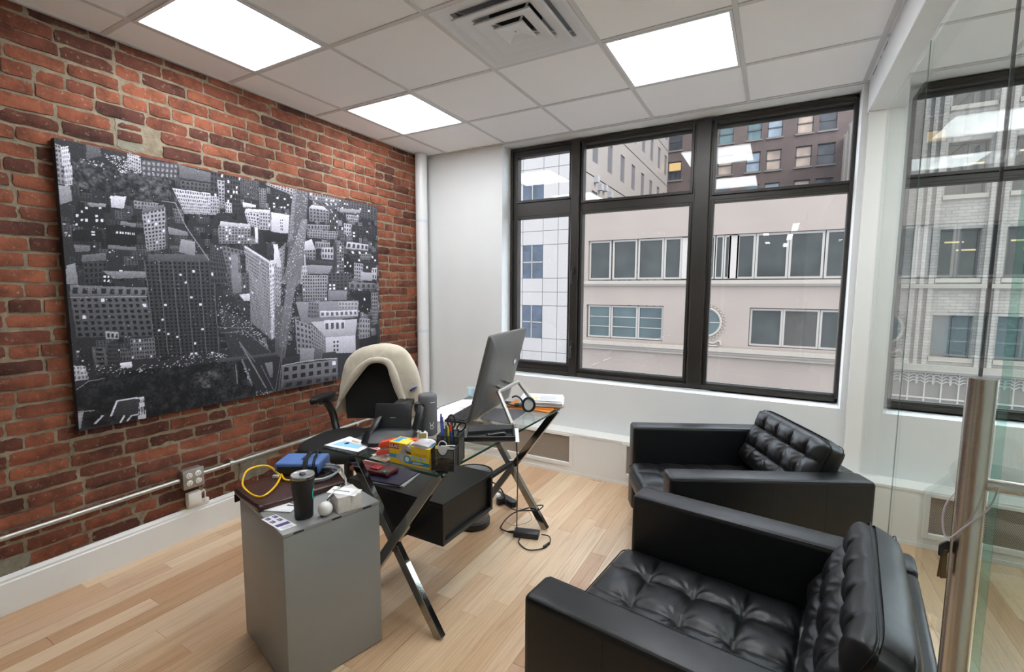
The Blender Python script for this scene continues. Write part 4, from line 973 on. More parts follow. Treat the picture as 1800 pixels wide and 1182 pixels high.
def armchair(label, loc, ang):
    t = thing('armchair', label, 'armchair', loc, ang, 'black leather armchairs')
    for y in (0, AW-AT):
        a = obj('arm', arm_mesh, leather_m, t); a.location = (0, y, 0)
        out = y if y == 0 else y+AT
        s = -1 if y == 0 else 1
        pm = MB()
        pm.tube([(.015, y+.0060, AH-.0060), (AD-.015, y+.0060, AH-.0060)], .0022, 6); pm.tube([(.015, y+AT-.0060, AH-.0060), (AD-.015, y+AT-.0060, AH-.0060)], .0022, 6)
        po = pm.build('piping', seam_m, a); po.location = (0, -y, 0)
        sm = MB()
        for x in (.235, .46, .685): sm.box(x-.0018, x+.0018, out-.0012 if s < 0 else out-.0012, out+.0012, .10, AH-.022)
        so = sm.build('seam', seam_m, a); so.location = (0, -y, 0)
    obj('back_panel', bp_mesh, leather_m, t); obj('seat_base', base_mesh, leather_m, t)
    sm = MB()
    for y in (.35, .56): sm.box(AD-.001, AD+.0012, y-.0018, y+.0018, .11, AH-.03)
    sm.build('back_seam', seam_m, t)
    c = obj('seat_cushion', seat_mesh, leather_m, t); c.location = (-.026, .128, .276)
    sx, sy = .735, .656
    e = MB(); z = .105
    e.tube([(p[0], p[1], z) for p in rrect(.001, sx-.001, .001, sy-.001, .03, 5)], .0025, 6, closed=True); e.build('piping', seam_m, c)
    for tx_ in (.162, .322, .482):
        for ty_ in (.164, .328, .492): MB().lathe([(.0085, 0), (.0075, .003), (.003, .0045)], (tx_, ty_, .094), 10).build('tuft_button', leather_m, c, smooth=True)
    b = obj('back_cushion', back_mesh, leather_m, t); b.matrix_local = BM
    e = MB(); sx, sy = .336, .664
    e.tube([(p[0], p[1], .020) for p in rrect(.002, sx-.002, .002, sy-.002, .034, 5)], .0020, 6, closed=True)
    e.tube([(p[0], p[1], .086) for p in rrect(.003, sx-.003, .003, sy-.003, .034, 5)], .0020, 6, closed=True)
    e.build('piping', seam_m, b)
    for x in (.08, AD-.08):
        for y in (.08, AW-.08): MB().box(x-.018, x+.018, y-.018, y+.018, 0, .092).build('leg', chrome_m, t, bevel=.002, seg=1)
    return t
armchair('black leather armchair in front of the window, farther from the camera', (2.567, -1.409, 0), .46)
armchair('near black leather armchair in the right foreground', (2.369, -2.45, 0), -.119)

# ------------------------------------------------------------ office chair and jacket
oc = thing('office_chair', 'black mesh office chair behind the glass desk', 'office chair', (.53, -1.40, 0), math.atan2(-.965, .26))
mesh_m = MAT('black_chair_mesh', (16,16,16), .75, bump=.5, bs=900)
def rounded_pad(outline, z0, z1, rd=.02):
    m = MB(); n = len(outline); cx_ = sum(p[0] for p in outline)/n; cy_ = sum(p[1] for p in outline)/n
    lv = [(1-.06, z0), (1, z0+rd), (1, z1-rd), (.975, z1-rd*.3), (.93, z1), (.6, z1-.004), (.3, z1-.010)]
    for f_, z in lv: m.v += [(cx_+(p[0]-cx_)*f_, cy_+(p[1]-cy_)*f_, z) for p in outline]
    for k in range(len(lv)-1): m.f += [(k*n+i, k*n+(i+1) % n, (k+1)*n+(i+1) % n, (k+1)*n+i) for i in range(n)]
    m.f.append(tuple(range(n-1, -1, -1))); k = (len(lv)-1)*n; m.f.append(tuple(range(k, k+n)))
    return m
seat_ol = [(.07+.27*(abs(math.cos(a))**.72)*math.copysign(1, math.cos(a)), .25*(abs(math.sin(a))**.72)*math.copysign(1, math.sin(a))) for a in [2*PI*k/48 for k in range(48)]]
rounded_pad(seat_ol, .415, .485, .025).build('seat', mesh_m, oc, smooth=True, ang=60)
# backrest: curved upright shell, local x is forward
bk = MB(); nyb, nzb = 14, 16
def brow(t): return .235*(1-.25*max(0, t-.45)**1.5-.12*max(0, .2-t))
for side in (0, 1):
    for j in range(nzb+1):
        t_ = j/nzb; z = .53+.5*t_; w_ = brow(t_)*(math.sqrt(max(.05, 1-max(0, (t_-.85)/.2)**2)))
        for i in range(nyb+1):
            s = -1+2*i/nyb; y = .05+w_*s
            x = -.275-.06*t_+.05*s*s+.025*math.sin(t_*PI)-(0 if side == 0 else .018)
            bk.v.append((x, y, z))
q_ = (nyb+1)
for side in (0, 1):
    o_ = side*(nzb+1)*q_
    for j in range(nzb):
        for i in range(nyb): bk.f.append((o_+j*q_+i, o_+j*q_+i+1, o_+(j+1)*q_+i+1, o_+(j+1)*q_+i))
def edge(a, b): bk.f.append((a, b, b+(nzb+1)*q_, a+(nzb+1)*q_))
for j in range(nzb): edge(j*q_, (j+1)*q_); edge((j+1)*q_+nyb, j*q_+nyb)
for i in range(nyb): edge(i+1, i); edge(nzb*q_+i, nzb*q_+i+1)
bk.build('backrest', mesh_m, oc, smooth=True, ang=50)
MB().bar((-.30, .02, .40), (-.36, .03, .72), .06, .03, side=(0,1,0)).build('back_spine', black_m, oc, bevel=.006)
for s in (-1, 1):
    ap = MB()
    ol = [(-.14+.135*math.cos(a)*(1 if math.cos(a) < 0 else 1.0), .045*math.sin(a)*(1.0-.25*math.cos(a))) for a in [2*PI*k/28 for k in range(28)]]
    ap = rounded_pad([(p[0], p[1]) for p in ol], .672, .712, .014)
    ap.v = [(v[0], v[1]+s*.31, v[2]) for v in ap.v]
    arm_o = ap.build('armrest', black_m, oc, smooth=True, ang=60)
    MB().tube(spline([(-.15, s*.31, .678), (-.18, s*.30, .64), (-.20, s*.275, .56), (-.18, s*.24, .47), (-.10, s*.15, .41)], 6), .026, 10).build('arm_post', black_m, arm_o, smooth=True)
MB().cyl((.04, 0, .12), (.04, 0, .42), .03, n=16).cyl((.04,0,.39), (.04,0,.415), .12, .14, n=20).build('gas_lift', black_m, oc, smooth=True)
for k in range(5):
    a = 2*PI*k/5+.3; e = Vector((.04+.29*math.cos(a), .29*math.sin(a), .085))
    l_ = MB().bar((.04, 0, .125), e, .045, .028).build('base_leg', black_m, oc, bevel=.006)
    MB().cyl(e+Vector((-.012*math.sin(a), .012*math.cos(a), -.057)), e+Vector((.012*math.sin(a), -.012*math.cos(a), -.057)), .028, n=16).cyl(e+Vector((0,0,-.04)), e, .008, n=8).build('caster', black_m, l_, smooth=True)

jk = thing('jacket', 'beige jacket draped over the back of the office chair', 'jacket', (.46, -1.14, .54), math.atan2(-.965, .26))
outer = [(-.303,.543), (-.266,.664), (-.254,.749), (-.231,.876), (-.195,.968), (-.124,1.028), (-.019,1.061), (.088,1.072), (.197,1.068), (.279,1.043), (.346,.966), (.384,.885), (.407,.766), (.414,.646), (.383,.543)]
inner = [(-.245,.605), (-.195,.677), (-.128,.773), (-.061,.851), (-.005,.915), (.031,.941), (.085,.951), (.138,.941), (.164,.914), (.184,.847), (.213,.767), (.243,.704), (.272,.616)]
def resamp(pl, n):
    P = spline([(p[0], p[1], 0) for p in pl], 8); d = [0]
    for a, b in zip(P[:-1], P[1:]): d.append(d[-1]+(b-a).length)
    out = []; k = 0
    for i in range(n):
        t_ = d[-1]*i/(n-1)
        while k < len(d)-2 and d[k+1] < t_: k += 1
        f_ = (t_-d[k])/max(1e-9, d[k+1]-d[k]); p = P[k].lerp(P[k+1], min(1, f_)); out.append((p.x, p.y))
    return out
n = 56
O_ = resamp(outer, n); I_ = resamp(inner, n)
jm = MB()
lay = 9
for k in range(n):
    for l_ in range(lay):
        if l_ <= 5:
            f_ = l_/5; y = I_[k][0]+(O_[k][0]-I_[k][0])*f_; z = I_[k][1]+(O_[k][1]-I_[k][1])*f_
            x = .055*math.sqrt(max(0, 1-(f_*1.0)**2))+.004 if f_ > 0 else .062
            x += .018*noise.noise(Vector((y*18, z*7, 1)))*math.sin(f_*PI)+.012*noise.noise(Vector((y*42, z*16, 4)))*math.sin(f_*PI)
        else:
            f_ = (l_-5)/3; c_ = (.06, O_[k][1]*.6+.32)
            y = O_[k][0]+(c_[0]-O_[k][0])*f_; z = O_[k][1]-(O_[k][1]-.55)*0*f_-.01*f_
            x = -.075*math.sin(min(1, f_*1.6)*PI/2)
        jm.v.append((x, y, z-.54))
for k in range(n-1):
    for l_ in range(lay-1): jm.f.append((k*lay+l_, (k+1)*lay+l_, (k+1)*lay+l_+1, k*lay+l_+1))
cloth_m = MAT('beige_twill_cloth', (206,196,176), .9, var=.06, vs=18, bump=.5, bs=60, sheen=.2)
jb = jm.build('jacket_body', cloth_m, jk, smooth=True, ang=180)
md = jb.modifiers.new('thickness', 'SOLIDIFY'); md.thickness = .006; md.offset = 0
md = jb.modifiers.new('sub', 'SUBSURF'); md.levels = 1; md.render_levels = 1
cf = MB().tube([(.064, p[0], p[1]-.54) for p in I_[6:-6]], .0045, 6); cf.build('collar_edge', cloth_m, jk, smooth=True)
pk = MB().tube(spline([(.035, .30, .29), (.045, .335, .275), (.045, .36, .27)], 4), .002, 5); pk.build('pocket_seam', MAT('tan_stitch', (170,158,136), .9), jk)
cm = MB(); nn = len(I_)-10
for k in range(nn):
    a_, b_ = I_[k+5], O_[k+5]
    for f_, x_ in ((-.02, .060), (.0, .072), (.12, .080), (.26, .078), (.32, .066)):
        cm.v.append((x_+.005*noise.noise(Vector((k*.35, f_*9, 2))), a_[0]+(b_[0]-a_[0])*f_, a_[1]+(b_[1]-a_[1])*f_-.54))
for k in range(nn-1):
    for l_ in range(4): cm.f.append((k*5+l_, (k+1)*5+l_, (k+1)*5+l_+1, k*5+l_+1))
cb_ = cm.build('collar', cloth_m, jk, smooth=True, ang=180); md = cb_.modifiers.new('thickness', 'SOLIDIFY'); md.thickness = .003
bp = thing('blue_pen', 'blue pen clipped in the chest pocket of the beige jacket', 'pen', (.46, -1.14, .77), math.atan2(-.965, .26))
MB().bar((.052, .332, .002), (.056, .372, .022), .022, .010).build('cap', MAT('blue_plastic', (52,78,168), .35), bp, bevel=.003)
MB().bar((.052, .325, -.008), (.054, .338, .006), .014, .008).build('clip', blackmat_m, bp)

# ------------------------------------------------------------ desk
dx0, dx1, dy0, dy1 = 1.20, 1.845, -2.158, -.984
dk_ = thing('desk', 'glass topped desk on crossed chrome legs with a black drawer unit below', 'desk', (1.52, -1.57, 0))
MB().box(dx0+.002, dx1-.002, dy0+.002, dy1-.002, .7405, .75).build('glass_top', deskglass_m, dk_, world=True)
e = MB()
for q in ((dx0, dx0+.002, dy0, dy1), (dx1-.002, dx1, dy0, dy1), (dx0, dx1, dy0, dy0+.002), (dx0, dx1, dy1-.002, dy1)): e.box(q[0], q[1], q[2], q[3], .7405, .75)
e.build('glass_edge', glassedge_m, dk_, world=True)
for ya, yb in ((-2.07, -2.108), (-1.035, -1.0)):
    for (xt, xb, y) in ((1.275, 1.785, ya), (1.825, 1.29, yb)):
        d = Vector((xb-xt, 0, -.735)).normalized()
        MB().bar(Vector((xt, y, .735)), Vector((xb, y, .0)), .030, .040, side=(1,0,0)).build('leg', chrome_m, dk_, bevel=.002, seg=1, world=True)
    pads = MB()
    for xt in (1.275, 1.825): pads.cyl((xt, (ya+yb)/2, .733), (xt, (ya+yb)/2, .7403), .02, n=16)
    pads.build('glass_mount', chrome_m, dk_, smooth=True, world=True)
du = MB(); bx0, bx1, by0, by1, bz0, bz1 = 1.17, 1.742, -1.992, -1.585, .35, .54
for q in ((bx0, bx1, by0, by1, bz1-.016, bz1), (bx0, bx1, by0, by1, bz0, bz0+.016), (bx0, bx1, by0, by0+.016, bz0+.016, bz1-.016), (bx0, bx1, by1-.016, by1, bz0+.016, bz1-.016), (bx0, bx0+.016, by0+.016, by1-.016, bz0+.016, bz1-.016)): du.box(*q)
dr = du.build('drawer_unit', blackwood_m, dk_, bevel=.001, seg=1, world=True)
MB().box(bx1-.034, bx1-.018, by0+.018, by1-.018, bz0+.018, bz1-.018).build('drawer_front', blackwood_m, dr, world=True)
MB().bar((1.54, -2.06, .372), (1.54, -1.99, .372), .03, .02).build('bracket', blackmat_m, dr, world=True)
MB().bar((1.54, -1.585, .372), (1.54, -1.04, .372), .03, .02).build('bracket', blackmat_m, dr, world=True)

# things on the desk top (z = .75)
DT = .7505
def flat(name, label, cat, pts, z, th, mat, group=None, marks=()):
    t = thing(name, label, cat, (sum(p[0] for p in pts)/len(pts), sum(p[1] for p in pts)/len(pts), z), 0, group)
    MB().prism(pts, z, z+th).build('sheet', mat, t, world=True)
    for mp, mc in marks: MB().prism(mp, z+th, z+th+.0003).build('print', mc, t, world=True)
    return t
C_ = lambda name, c, r=.5: MAT(name, c, r)
blue_pr = C_('print_light_blue', (150,204,232)); yel_pr = C_('print_yellow', (244,214,70)); tan_pr = C_('print_tan', (206,170,130)); red_pr = C_('print_red', (190,60,50)); grey_pr = C_('print_grey', (170,170,172))
purp_pr = C_('print_purple', (70,62,128)); ink = C_('print_ink', (60,60,66))
flat('leaflet', 'printed leaflet with light blue and yellow artwork on the left corner of the desk', 'leaflet', [(1.19,-2.14), (1.39,-2.128), (1.375,-2.02), (1.19,-1.995)], DT, .0008, paper_m, marks=[
    ([(1.215,-2.12), (1.36,-2.10), (1.35,-2.06), (1.22,-2.05)], blue_pr), ([(1.25,-2.085), (1.27,-2.083), (1.268,-2.06), (1.25,-2.062)], yel_pr), ([(1.26,-2.045), (1.37,-2.05), (1.365,-2.038), (1.24,-2.025)], tan_pr)])
flat('leaflet', 'second leaflet peeking out from under the desk phone', 'leaflet', [(1.30,-2.06), (1.45,-2.07), (1.43,-1.98), (1.30,-1.97)], DT+.0012, .0008, paper_m, marks=[([(1.36,-2.06), (1.44,-2.065), (1.44,-2.055), (1.36,-2.05)], red_pr)])

# desk phone: sloped body on a wedge stand, seen from behind
ph = thing('desk_phone', 'black desk phone with a tilted display seen from behind on the desk', 'phone', (1.40, -1.925, DT+.0022), math.radians(-58))
bd = MB(); pr_ = [(-.02, .0), (.115, .0), (.115, .016), (.05, .05), (-.02, .06)]
# x axis towards the viewer side, y along the width
bd.add([(p[0], y, p[1]) for y in (-.09, .105) for p in pr_], [(4,3,2,1,0), (5,6,7,8,9)]+[(i, (i+1) % 5, 5+(i+1) % 5, 5+i) for i in range(5)])
bd.build('wedge_base', MAT('phone_black', (26,27,30), .45), ph, bevel=.004)
pm_ = MAT('phone_dark', (22,23,27), .4)
Tm = Matrix.Translation((.0, .0, .05)) @ Matrix.Rotation(math.radians(-24), 4, 'Y')
MB().box(-.012, .012, -.085, .085, .0, .118, Tm).build('display', pm_, ph, bevel=.005)
MB().box(.012, .0126, -.012, .012, .048, .051, Tm).build('maker_mark', grey_pr, ph)
hs_ = MB(); hs_.tube(spline([(.01, .112, .05), (-.01, .122, .10), (-.03, .125, .125), (-.055, .122, .15)], 6), .022, 10); hs_.build('handset', pm_, ph, smooth=True)
MB().box(-.075, -.03, .095, .15, .115, .165).build('handset_earpiece', pm_, ph, bevel=.012, seg=3)
MB().cyl((.06, -.10, .0), (.04, -.095, .052), .032, .022, n=18).build('stand_foot', pm_, ph, smooth=True)
MB().bar((.05, -.09, .04), (-.02, -.06, .10), .03, .02).build('stand_arm', pm_, ph, bevel=.004)
pc = MB().tube(spline([(1.42, -1.83, DT+.01), (1.44, -1.77, DT+.02), (1.40, -1.73, DT+.012), (1.37, -1.76, DT+.012), (1.41, -1.79, DT+.02), (1.45, -1.75, DT+.01)], 8), .004, 7)
tag(pc.build('phone_cord', black_m, smooth=True), 'black cord bunched between the desk phone and the grey speaker', 'cord')

def at_obj(name, label, cat, loc, rz=0, group=None): return thing(name, label, cat, loc, rz, group)
spk = at_obj('speaker', 'grey fabric cylindrical speaker standing on the desk', 'speaker', (1.487, -1.775, DT))
MB().lathe([(.040,0), (.0455,.006), (.0455,.186), (.043,.196), (.036,.2), (.0,.2005)], n=36, cap=False).build('body', MAT('grey_speaker_fabric', (104,104,106), .85, bump=.6, bs=700), spk, smooth=True, ang=50)
MB().lathe([(.038,0), (.042,.004), (.042,.006)], n=30).build('foot', black_m, spk, smooth=True)
vd = Vector((CAM.x-1.487, CAM.y+1.775, 0)).normalized(); sd = Vector((-vd.y, vd.x, 0))
def on_cyl(a, z, r=.0460):
    d_ = vd*math.cos(a)+sd*math.sin(a); return frame((d_.x*r, d_.y*r, z), (-d_.y, d_.x, 0), (0,0,1))
MB().box(-.012, .012, -.0015, .0015, -.001, .0004, on_cyl(.55, .165)).build('maker_mark', paper_m, spk)
em = MB(); em.tube([(.008*math.cos(a), .009*math.sin(a), 0) for a in [2*PI*k/16 for k in range(16)]], .0014, 6, closed=True); em.tube([(-.003,.007,0), (-.010,.024,0)], .0014, 6); em.tube([(.003,.007,0), (.010,.024,0)], .0014, 6)
em.v = [tuple(on_cyl(.42, .045) @ Vector(v)) for v in em.v]; em.build('emblem', paper_m, spk)

st = at_obj('stapler', 'orange red stapler lying behind the yellow box', 'stapler', (1.545, -2.045, DT+.001), math.radians(38))
ored = MAT('orange_red_plastic', (214,74,44), .35)
m = MB(); pf = [(-.085,.030), (-.07,.052), (-.02,.062), (.07,.058), (.095,.044), (.095,.034)]
m.add([(p[0], y, p[1]) for y in (-.018, .018) for p in pf], [(5,4,3,2,1,0), (6,7,8,9,10,11)]+[(i, (i+1) % 6, 6+(i+1) % 6, 6+i) for i in range(6)])
m.build('arm', ored, st, bevel=.004)
MB().box(-.075, .09, -.011, .011, .022, .034).build('magazine', chrome_m, st, bevel=.002, seg=1)
MB().box(-.09, .09, -.021, .021, .0, .012).box(.05, .085, -.010, .010, .012, .024).build('base', ored, st, bevel=.004)
ts = at_obj('silver_strip', 'crumpled silver wrapper strip under the orange stapler', 'wrapper', (1.53, -2.12, DT))
m = MB(); n_ = 10
m.v = [(-.06+.12*i/n_, y, .004+.005*math.sin(i*1.9)*(1 if y > 0 else .5)) for i in range(n_+1) for y in (-.018, .0, .018)]
m.f = [(i*3+k, i*3+3+k, i*3+4+k, i*3+1+k) for i in range(n_) for k in (0, 1)]
o_ = m.build('foil', MAT('silver_foil', (190,186,184), .2, metal=.9), ts); md = o_.modifiers.new('thickness', 'SOLIDIFY'); md.thickness = .001

gl = at_obj('bag_box', 'torn open yellow and blue carton of trash bags at the front of the desk', 'box', (1.688, -2.105, DT), math.radians(4))
yel = MAT('yellow_carton', (244,206,40), .45); cyan = MAT('carton_blue', (48,150,206), .45); lgrey = MAT('grey_plastic_film', (186,184,186), .3, var=.15, vs=40)
L_, D_, H_ = .098, .036, .088
m = MB(); m.box(-L_, L_, -D_, D_, 0, H_*.52); m.box(-L_, -.04, -D_, D_, H_*.52, H_); m.box(.01, L_, -D_, D_, H_*.52, H_*.93)
m.build('carton', yel, gl, bevel=.0015, seg=1)
bgm = MB()
for k in range(4):
    bgm.tube(spline([(-.045, -.028+.018*k, H_*.5), (-.025, -.02+.014*k, H_*.78), (.0, -.024+.016*k, H_*.74), (.018, -.02+.012*k, H_*.95), (.06, -.03+.02*k, H_*1.0), (.085, -.02+.014*k, H_*.93)], 4), .012, 6)
bgm.build('bag_film', lgrey, gl, smooth=True)
MB().box(-.052, -.004, -.03, .012, H_+.004, H_+.0055, Matrix.Rotation(.12, 4, 'X')).build('torn_flap', yel, gl)
fr_ = -D_-.0006
red_l = MAT('logo_red', (196,40,36), .45)
MB().box(-L_+.004, -L_+.05, fr_, -D_+.001, H_*.70, H_*.93).build('logo_plate', red_l, gl)
text('logo_text', 'GLAD', .018, frame((-L_+.027, fr_-.0004, H_*.815), (1,0,0), (0,0,1)), paper_m, gl)
MB().box(L_-.001, L_+.0006, -.026, .006, H_*.72, H_*.88).build('logo_plate', red_l, gl)
text('logo_text', 'GLAD', .011, frame((L_+.001, -.010, H_*.80), (0,1,0), (0,0,1)), paper_m, gl)
for q in ((-L_, -L_+.036, fr_, -D_+.001, H_*.27, H_*.45), (-.002, L_, fr_, -D_+.001, H_*.10, H_*.27), (-L_+.01, -L_+.045, -D_+.01, D_-.008, H_-.0005, H_+.0006), (.03, L_-.005, -D_+.012, D_-.01, H_*.93-.0005, H_*.93+.0006)): MB().box(*q).build('blue_band', cyan, gl)
m = MB(); st_ = [(-.03+(.042 if k % 2 else .026)*math.cos(2*PI*k/16), H_*.36+(.028 if k % 2 else .016)*math.sin(2*PI*k/16)) for k in range(16)]
m.add([(p[0], fr_-.0002, p[1]) for p in st_]+[(p[0], -D_+.001, p[1]) for p in st_], [tuple(range(16)), tuple(range(31,15,-1))]+[(i, (i+1) % 16, 16+(i+1) % 16, 16+i) for i in range(16)])
m.build('silver_burst', lgrey, gl)
MB().cyl((-.008, fr_-.0008, H_*.30), (-.008, -D_, H_*.30), .017, n=20).build('badge', cyan, gl); MB().cyl((-.008, fr_-.0014, H_*.30), (-.008, -D_, H_*.30), .010, n=20).build('badge_centre', paper_m, gl)
for k in range(4): MB().cyl((.02+.019*k, fr_-.0004, H_*.42), (.02+.019*k, -D_, H_*.42), .0075, n=14).build('icon_dot', C_('carton_pale_blue', (150,200,224)), gl)
MB().box(.02, .085, fr_-.0001, -D_+.001, H_*.60, H_*.625).box(.015, .08, fr_-.0001, -D_+.001, H_*.54, H_*.56).build('fine_print', C_('carton_ochre', (190,150,30)), gl)
MB().box(.02, .07, fr_-.0006, -D_+.001, H_*.185, H_*.215).box(.02, .055, fr_-.0006, -D_+.001, H_*.145, H_*.165).build('fine_print', paper_m, gl)
MB().box(L_, L_+.0006, -.02, .016, H_*.12, H_*.42).build('barcode_patch', paper_m, gl)
for k in range(6): MB().box(L_, L_+.0009, -.016+.005*k, -.0135+.005*k, H_*.15, H_*.39).build('barcode_line', ink, gl)

# mesh desk organiser
def mat_mesh():
    m, t, p = nt('black_wire_mesh'); tc = N(t, 'ShaderNodeTexCoord')
    out = [n for n in t.nodes if n.type == 'OUTPUT_MATERIAL'][0]
    ck = N(t, 'ShaderNodeTexChecker', Scale=900); t.links.new(tc.outputs['Object'], ck.inputs['Vector'])
    mp = N(t, 'ShaderNodeMapping'); mp.inputs['Location'].default_value = (.00037, .00041, .00029); t.links.new(tc.outputs['Object'], mp.inputs[0]); t.links.new(mp.outputs[0], ck.inputs['Vector'])
    mr = N(t, 'ShaderNodeMapRange'); mr.inputs['To Min'].default_value = .45; mr.inputs['To Max'].default_value = 1.0
    t.links.new(ck.outputs['Fac'], mr.inputs[0])
    tr = N(t, 'ShaderNodeBsdfTransparent'); mx = N(t, 'ShaderNodeMixShader')
    p.inputs['Base Color'].default_value = (.012,.012,.012,1); p.inputs['Roughness'].default_value = .5
    t.links.new(mr.outputs[0], mx.inputs[0]); t.links.new(tr.outputs[0], mx.inputs[1]); t.links.new(p.outputs[0], mx.inputs[2]); t.links.new(mx.outputs[0], out.inputs[0])
    return m
wire_m = mat_mesh()
og = at_obj('desk_organizer', 'black wire mesh organizer full of pens at the desk edge', 'organizer', (1.800, -2.133, DT), math.radians(20))
ow = .088
def wire_box(x0, x1, y0, y1, z1, name, notch=False):
    m = MB()
    for q in ((x0, x1, y0, y0), (x0, x1, y1, y1)):
        if notch and q[2] == y0:
            pts = [(x0,0), (x1,0), (x1,z1)]+[((x0+x1)/2+.02*math.cos(a), z1-.024*math.sin(a)) for a in [PI*k/10 for k in range(11)]]+[(x0,z1)]
            m.add([(p[0], y0, p[1]) for p in pts], [tuple(range(len(pts)))])
        else: m.add([(x0,q[2],0), (x1,q[2],0), (x1,q[2],z1), (x0,q[2],z1)], [(0,1,2,3)])
    for x in (x0, x1): m.add([(x,y0,0), (x,y1,0), (x,y1,z1), (x,y0,z1)], [(0,1,2,3)])
    m.add([(x0,y0,.001), (x1,y0,.001), (x1,y1,.001), (x0,y1,.001)], [(0,1,2,3)])
    o = m.build(name, wire_m, og)
    r = MB(); w = .0022
    top = [(x0,y0,z1), (x1,y0,z1), (x1,y1,z1), (x0,y1,z1)]
    if notch: top = [(x0,y0,z1)]+[((x0+x1)/2-.02*math.cos(a), y0, z1-.024*math.sin(a)) for a in [PI*k/10 for k in range(11)]]+[(x1,y0,z1), (x1,y1,z1), (x0,y1,z1)]
    r.tube(top, w, 6, closed=True)
    for x, y in ((x0,y0), (x1,y0), (x1,y1), (x0,y1)): r.tube([(x,y,0), (x,y,z1)], w, 6)
    r.tube([(x0,y0,.002), (x1,y0,.002), (x1,y1,.002), (x0,y1,.002)], w, 6, closed=True)
    r.build('rim', black_m, o, smooth=True)
wire_box(0, ow, 0, .062, .086, 'clip_tray', True)
wire_box(0, ow, .066, .155, .118, 'pen_cup')
OM = Matrix.Translation((1.800, -2.133, DT)) @ Matrix.Rotation(math.radians(20), 4, 'Z')
cl_ = MB(); rr = random.Random(3)
for k in range(34):
    c0 = OM @ Vector((rr.uniform(.012, .076), rr.uniform(.012, .05), rr.uniform(.006, .045)))
    a = rr.uniform(0, PI); u_ = Vector((math.cos(a), math.sin(a), rr.uniform(-.4,.4))).normalized(); v_ = u_.cross(Vector((0,0,1))).normalized()
    cl_.tube([c0+u_*.011*math.cos(t)+v_*.005*math.sin(t) for t in [2*PI*q/10 for q in range(10)]], .0013, 4, closed=True)
co_ = cl_.build('rubber_bands', MAT('brown_rubber', (140,112,88), .6)); co_['kind'] = 'stuff'; tag(co_, 'tangle of brown rubber bands in the front of the mesh organizer', 'rubber bands')
wc = MB().tube([OM @ Vector(p) for p in spline([(.01,.03,.06), (.02,.03,.10), (.035,.025,.112), (.05,.03,.10), (.045,.035,.07), (.025,.04,.085), (.04,.03,.09), (.07,.035,.092), (.08,.045,.088), (.05,.05,.086), (.02,.04,.082)], 8)], .0022, 7)
tag(wc.build('white_cable', wp_m, smooth=True), 'coiled white earphone cable on top of the mesh organizer', 'cable')
ph2 = thing('paper_slip', 'white paper slip tucked in the front of the mesh organizer', 'paper', tuple(OM @ Vector((.045, .02, .05))), math.radians(20))
MB().box(-.025, .022, -.001, .0, -.005, .042).box(.02, .04, .004, .005, -.01, .038).build('slip', paper_m, ph2)
def pen(label, base, top, r, mat, tip=None, name='pen'):
    b = OM @ Vector(base); t_ = OM @ Vector(top); o = thing(name, label, 'pen', tuple(b), 0, 'pens in the mesh organizer')
    d = (t_-b); m = MB().cyl(b, b+d*.82, r, n=10); m.build('barrel', mat, o, smooth=True, world=True)
    MB().cyl(b+d*.82, t_, r*1.05, r*.5, n=10).build('cap', tip or mat, o, smooth=True, world=True)
    s_ = d.orthogonal().normalized()*r*1.1
    MB().bar(b+d*.7+s_, b+d*.93+s_, .003, .002).build('clip', chrome_m, o, world=True)
bl = MAT('pen_blue', (36,84,170), .3); pu = MAT('pen_purple', (56,46,140), .3)
pen('dark purple pen standing tallest in the mesh organizer', (.02,.09,.004), (.0,.12,.195), .0055, pu)
pen('blue pen left in the mesh organizer', (.03,.08,.004), (.008,.10,.160), .006, bl)
pen('second blue pen in the mesh organizer beside the scissors', (.055,.10,.004), (.05,.085,.165), .006, bl, MAT('pen_red_tip', (196,50,44), .4))
pen('yellow pencil in the mesh organizer', (.045,.09,.004), (.034,.105,.150), .004, MAT('pencil_yellow', (222,206,54), .4))
pen('silver pen in the mesh organizer', (.03,.12,.004), (.022,.115,.150), .004, chrome_m)
pen('dark green marker in the mesh organizer', (.07,.12,.004), (.075,.10,.125), .006, MAT('pen_olive', (92,98,36), .4))
pen('black pen with silver clip at the back of the mesh organizer', (.04,.13,.004), (.04,.13,.175), .005, black_m)
scs = thing('scissors', 'black handled scissors standing in the mesh organizer', 'scissors', tuple(OM @ Vector((.06,.12,.0))))
for off, a0 in ((-.012, .15), (.03, .9)):
    lp = [OM @ Vector((.058+off+.016*math.cos(t)+.010*math.sin(t)*(1 if off > 0 else 0), .115, .165-(.02 if off > 0 else 0)+(.028 if off < 0 else .02)*math.sin(t))) for t in [2*PI*q/20 for q in range(20)]]
    MB().tube(lp, .0035, 7, closed=True).build('handle', black_m, scs, smooth=True, world=True)
    MB().bar(OM @ Vector((.058+off*.6, .115, .135)), OM @ Vector((.06, .118, .01)), .010, .002).build('blade', chrome_m, scs, world=True)
bc = thing('binder_clip', 'grey card clipped on the rear rim of the mesh organizer', 'card', tuple(OM @ Vector((.075,.156,.10))), math.radians(20))
MB().box(-.02, .022, -.003, .0035, -.012, .022).build('card', MAT('grey_card', (150,150,148), .5), bc, bevel=.001, seg=1)
rm = thing('digital_timer', 'small white gadget with an amber screen beside the grey speaker', 'gadget', (1.530, -1.868, DT+.002), math.radians(35))
Tt = Matrix.Rotation(math.radians(-35), 4, 'X')
MB().box(-.024, .024, -.004, .004, .0, .036, Tt).build('case', wp_m, rm, bevel=.002); MB().box(-.018, .018, -.0048, -.0035, .008, .031, Tt).build('screen', MAT('amber_screen', (150,132,72), .3), rm)
tw = MB()
for k in range(9):
    c0 = Vector((1.475+.006*k, -1.845+.008*math.sin(k*2), DT+.012+.006*(k % 3))); tw.cyl(c0, c0+Vector((.012*math.cos(k), .012*math.sin(k), .012)), .011, .004, n=6)
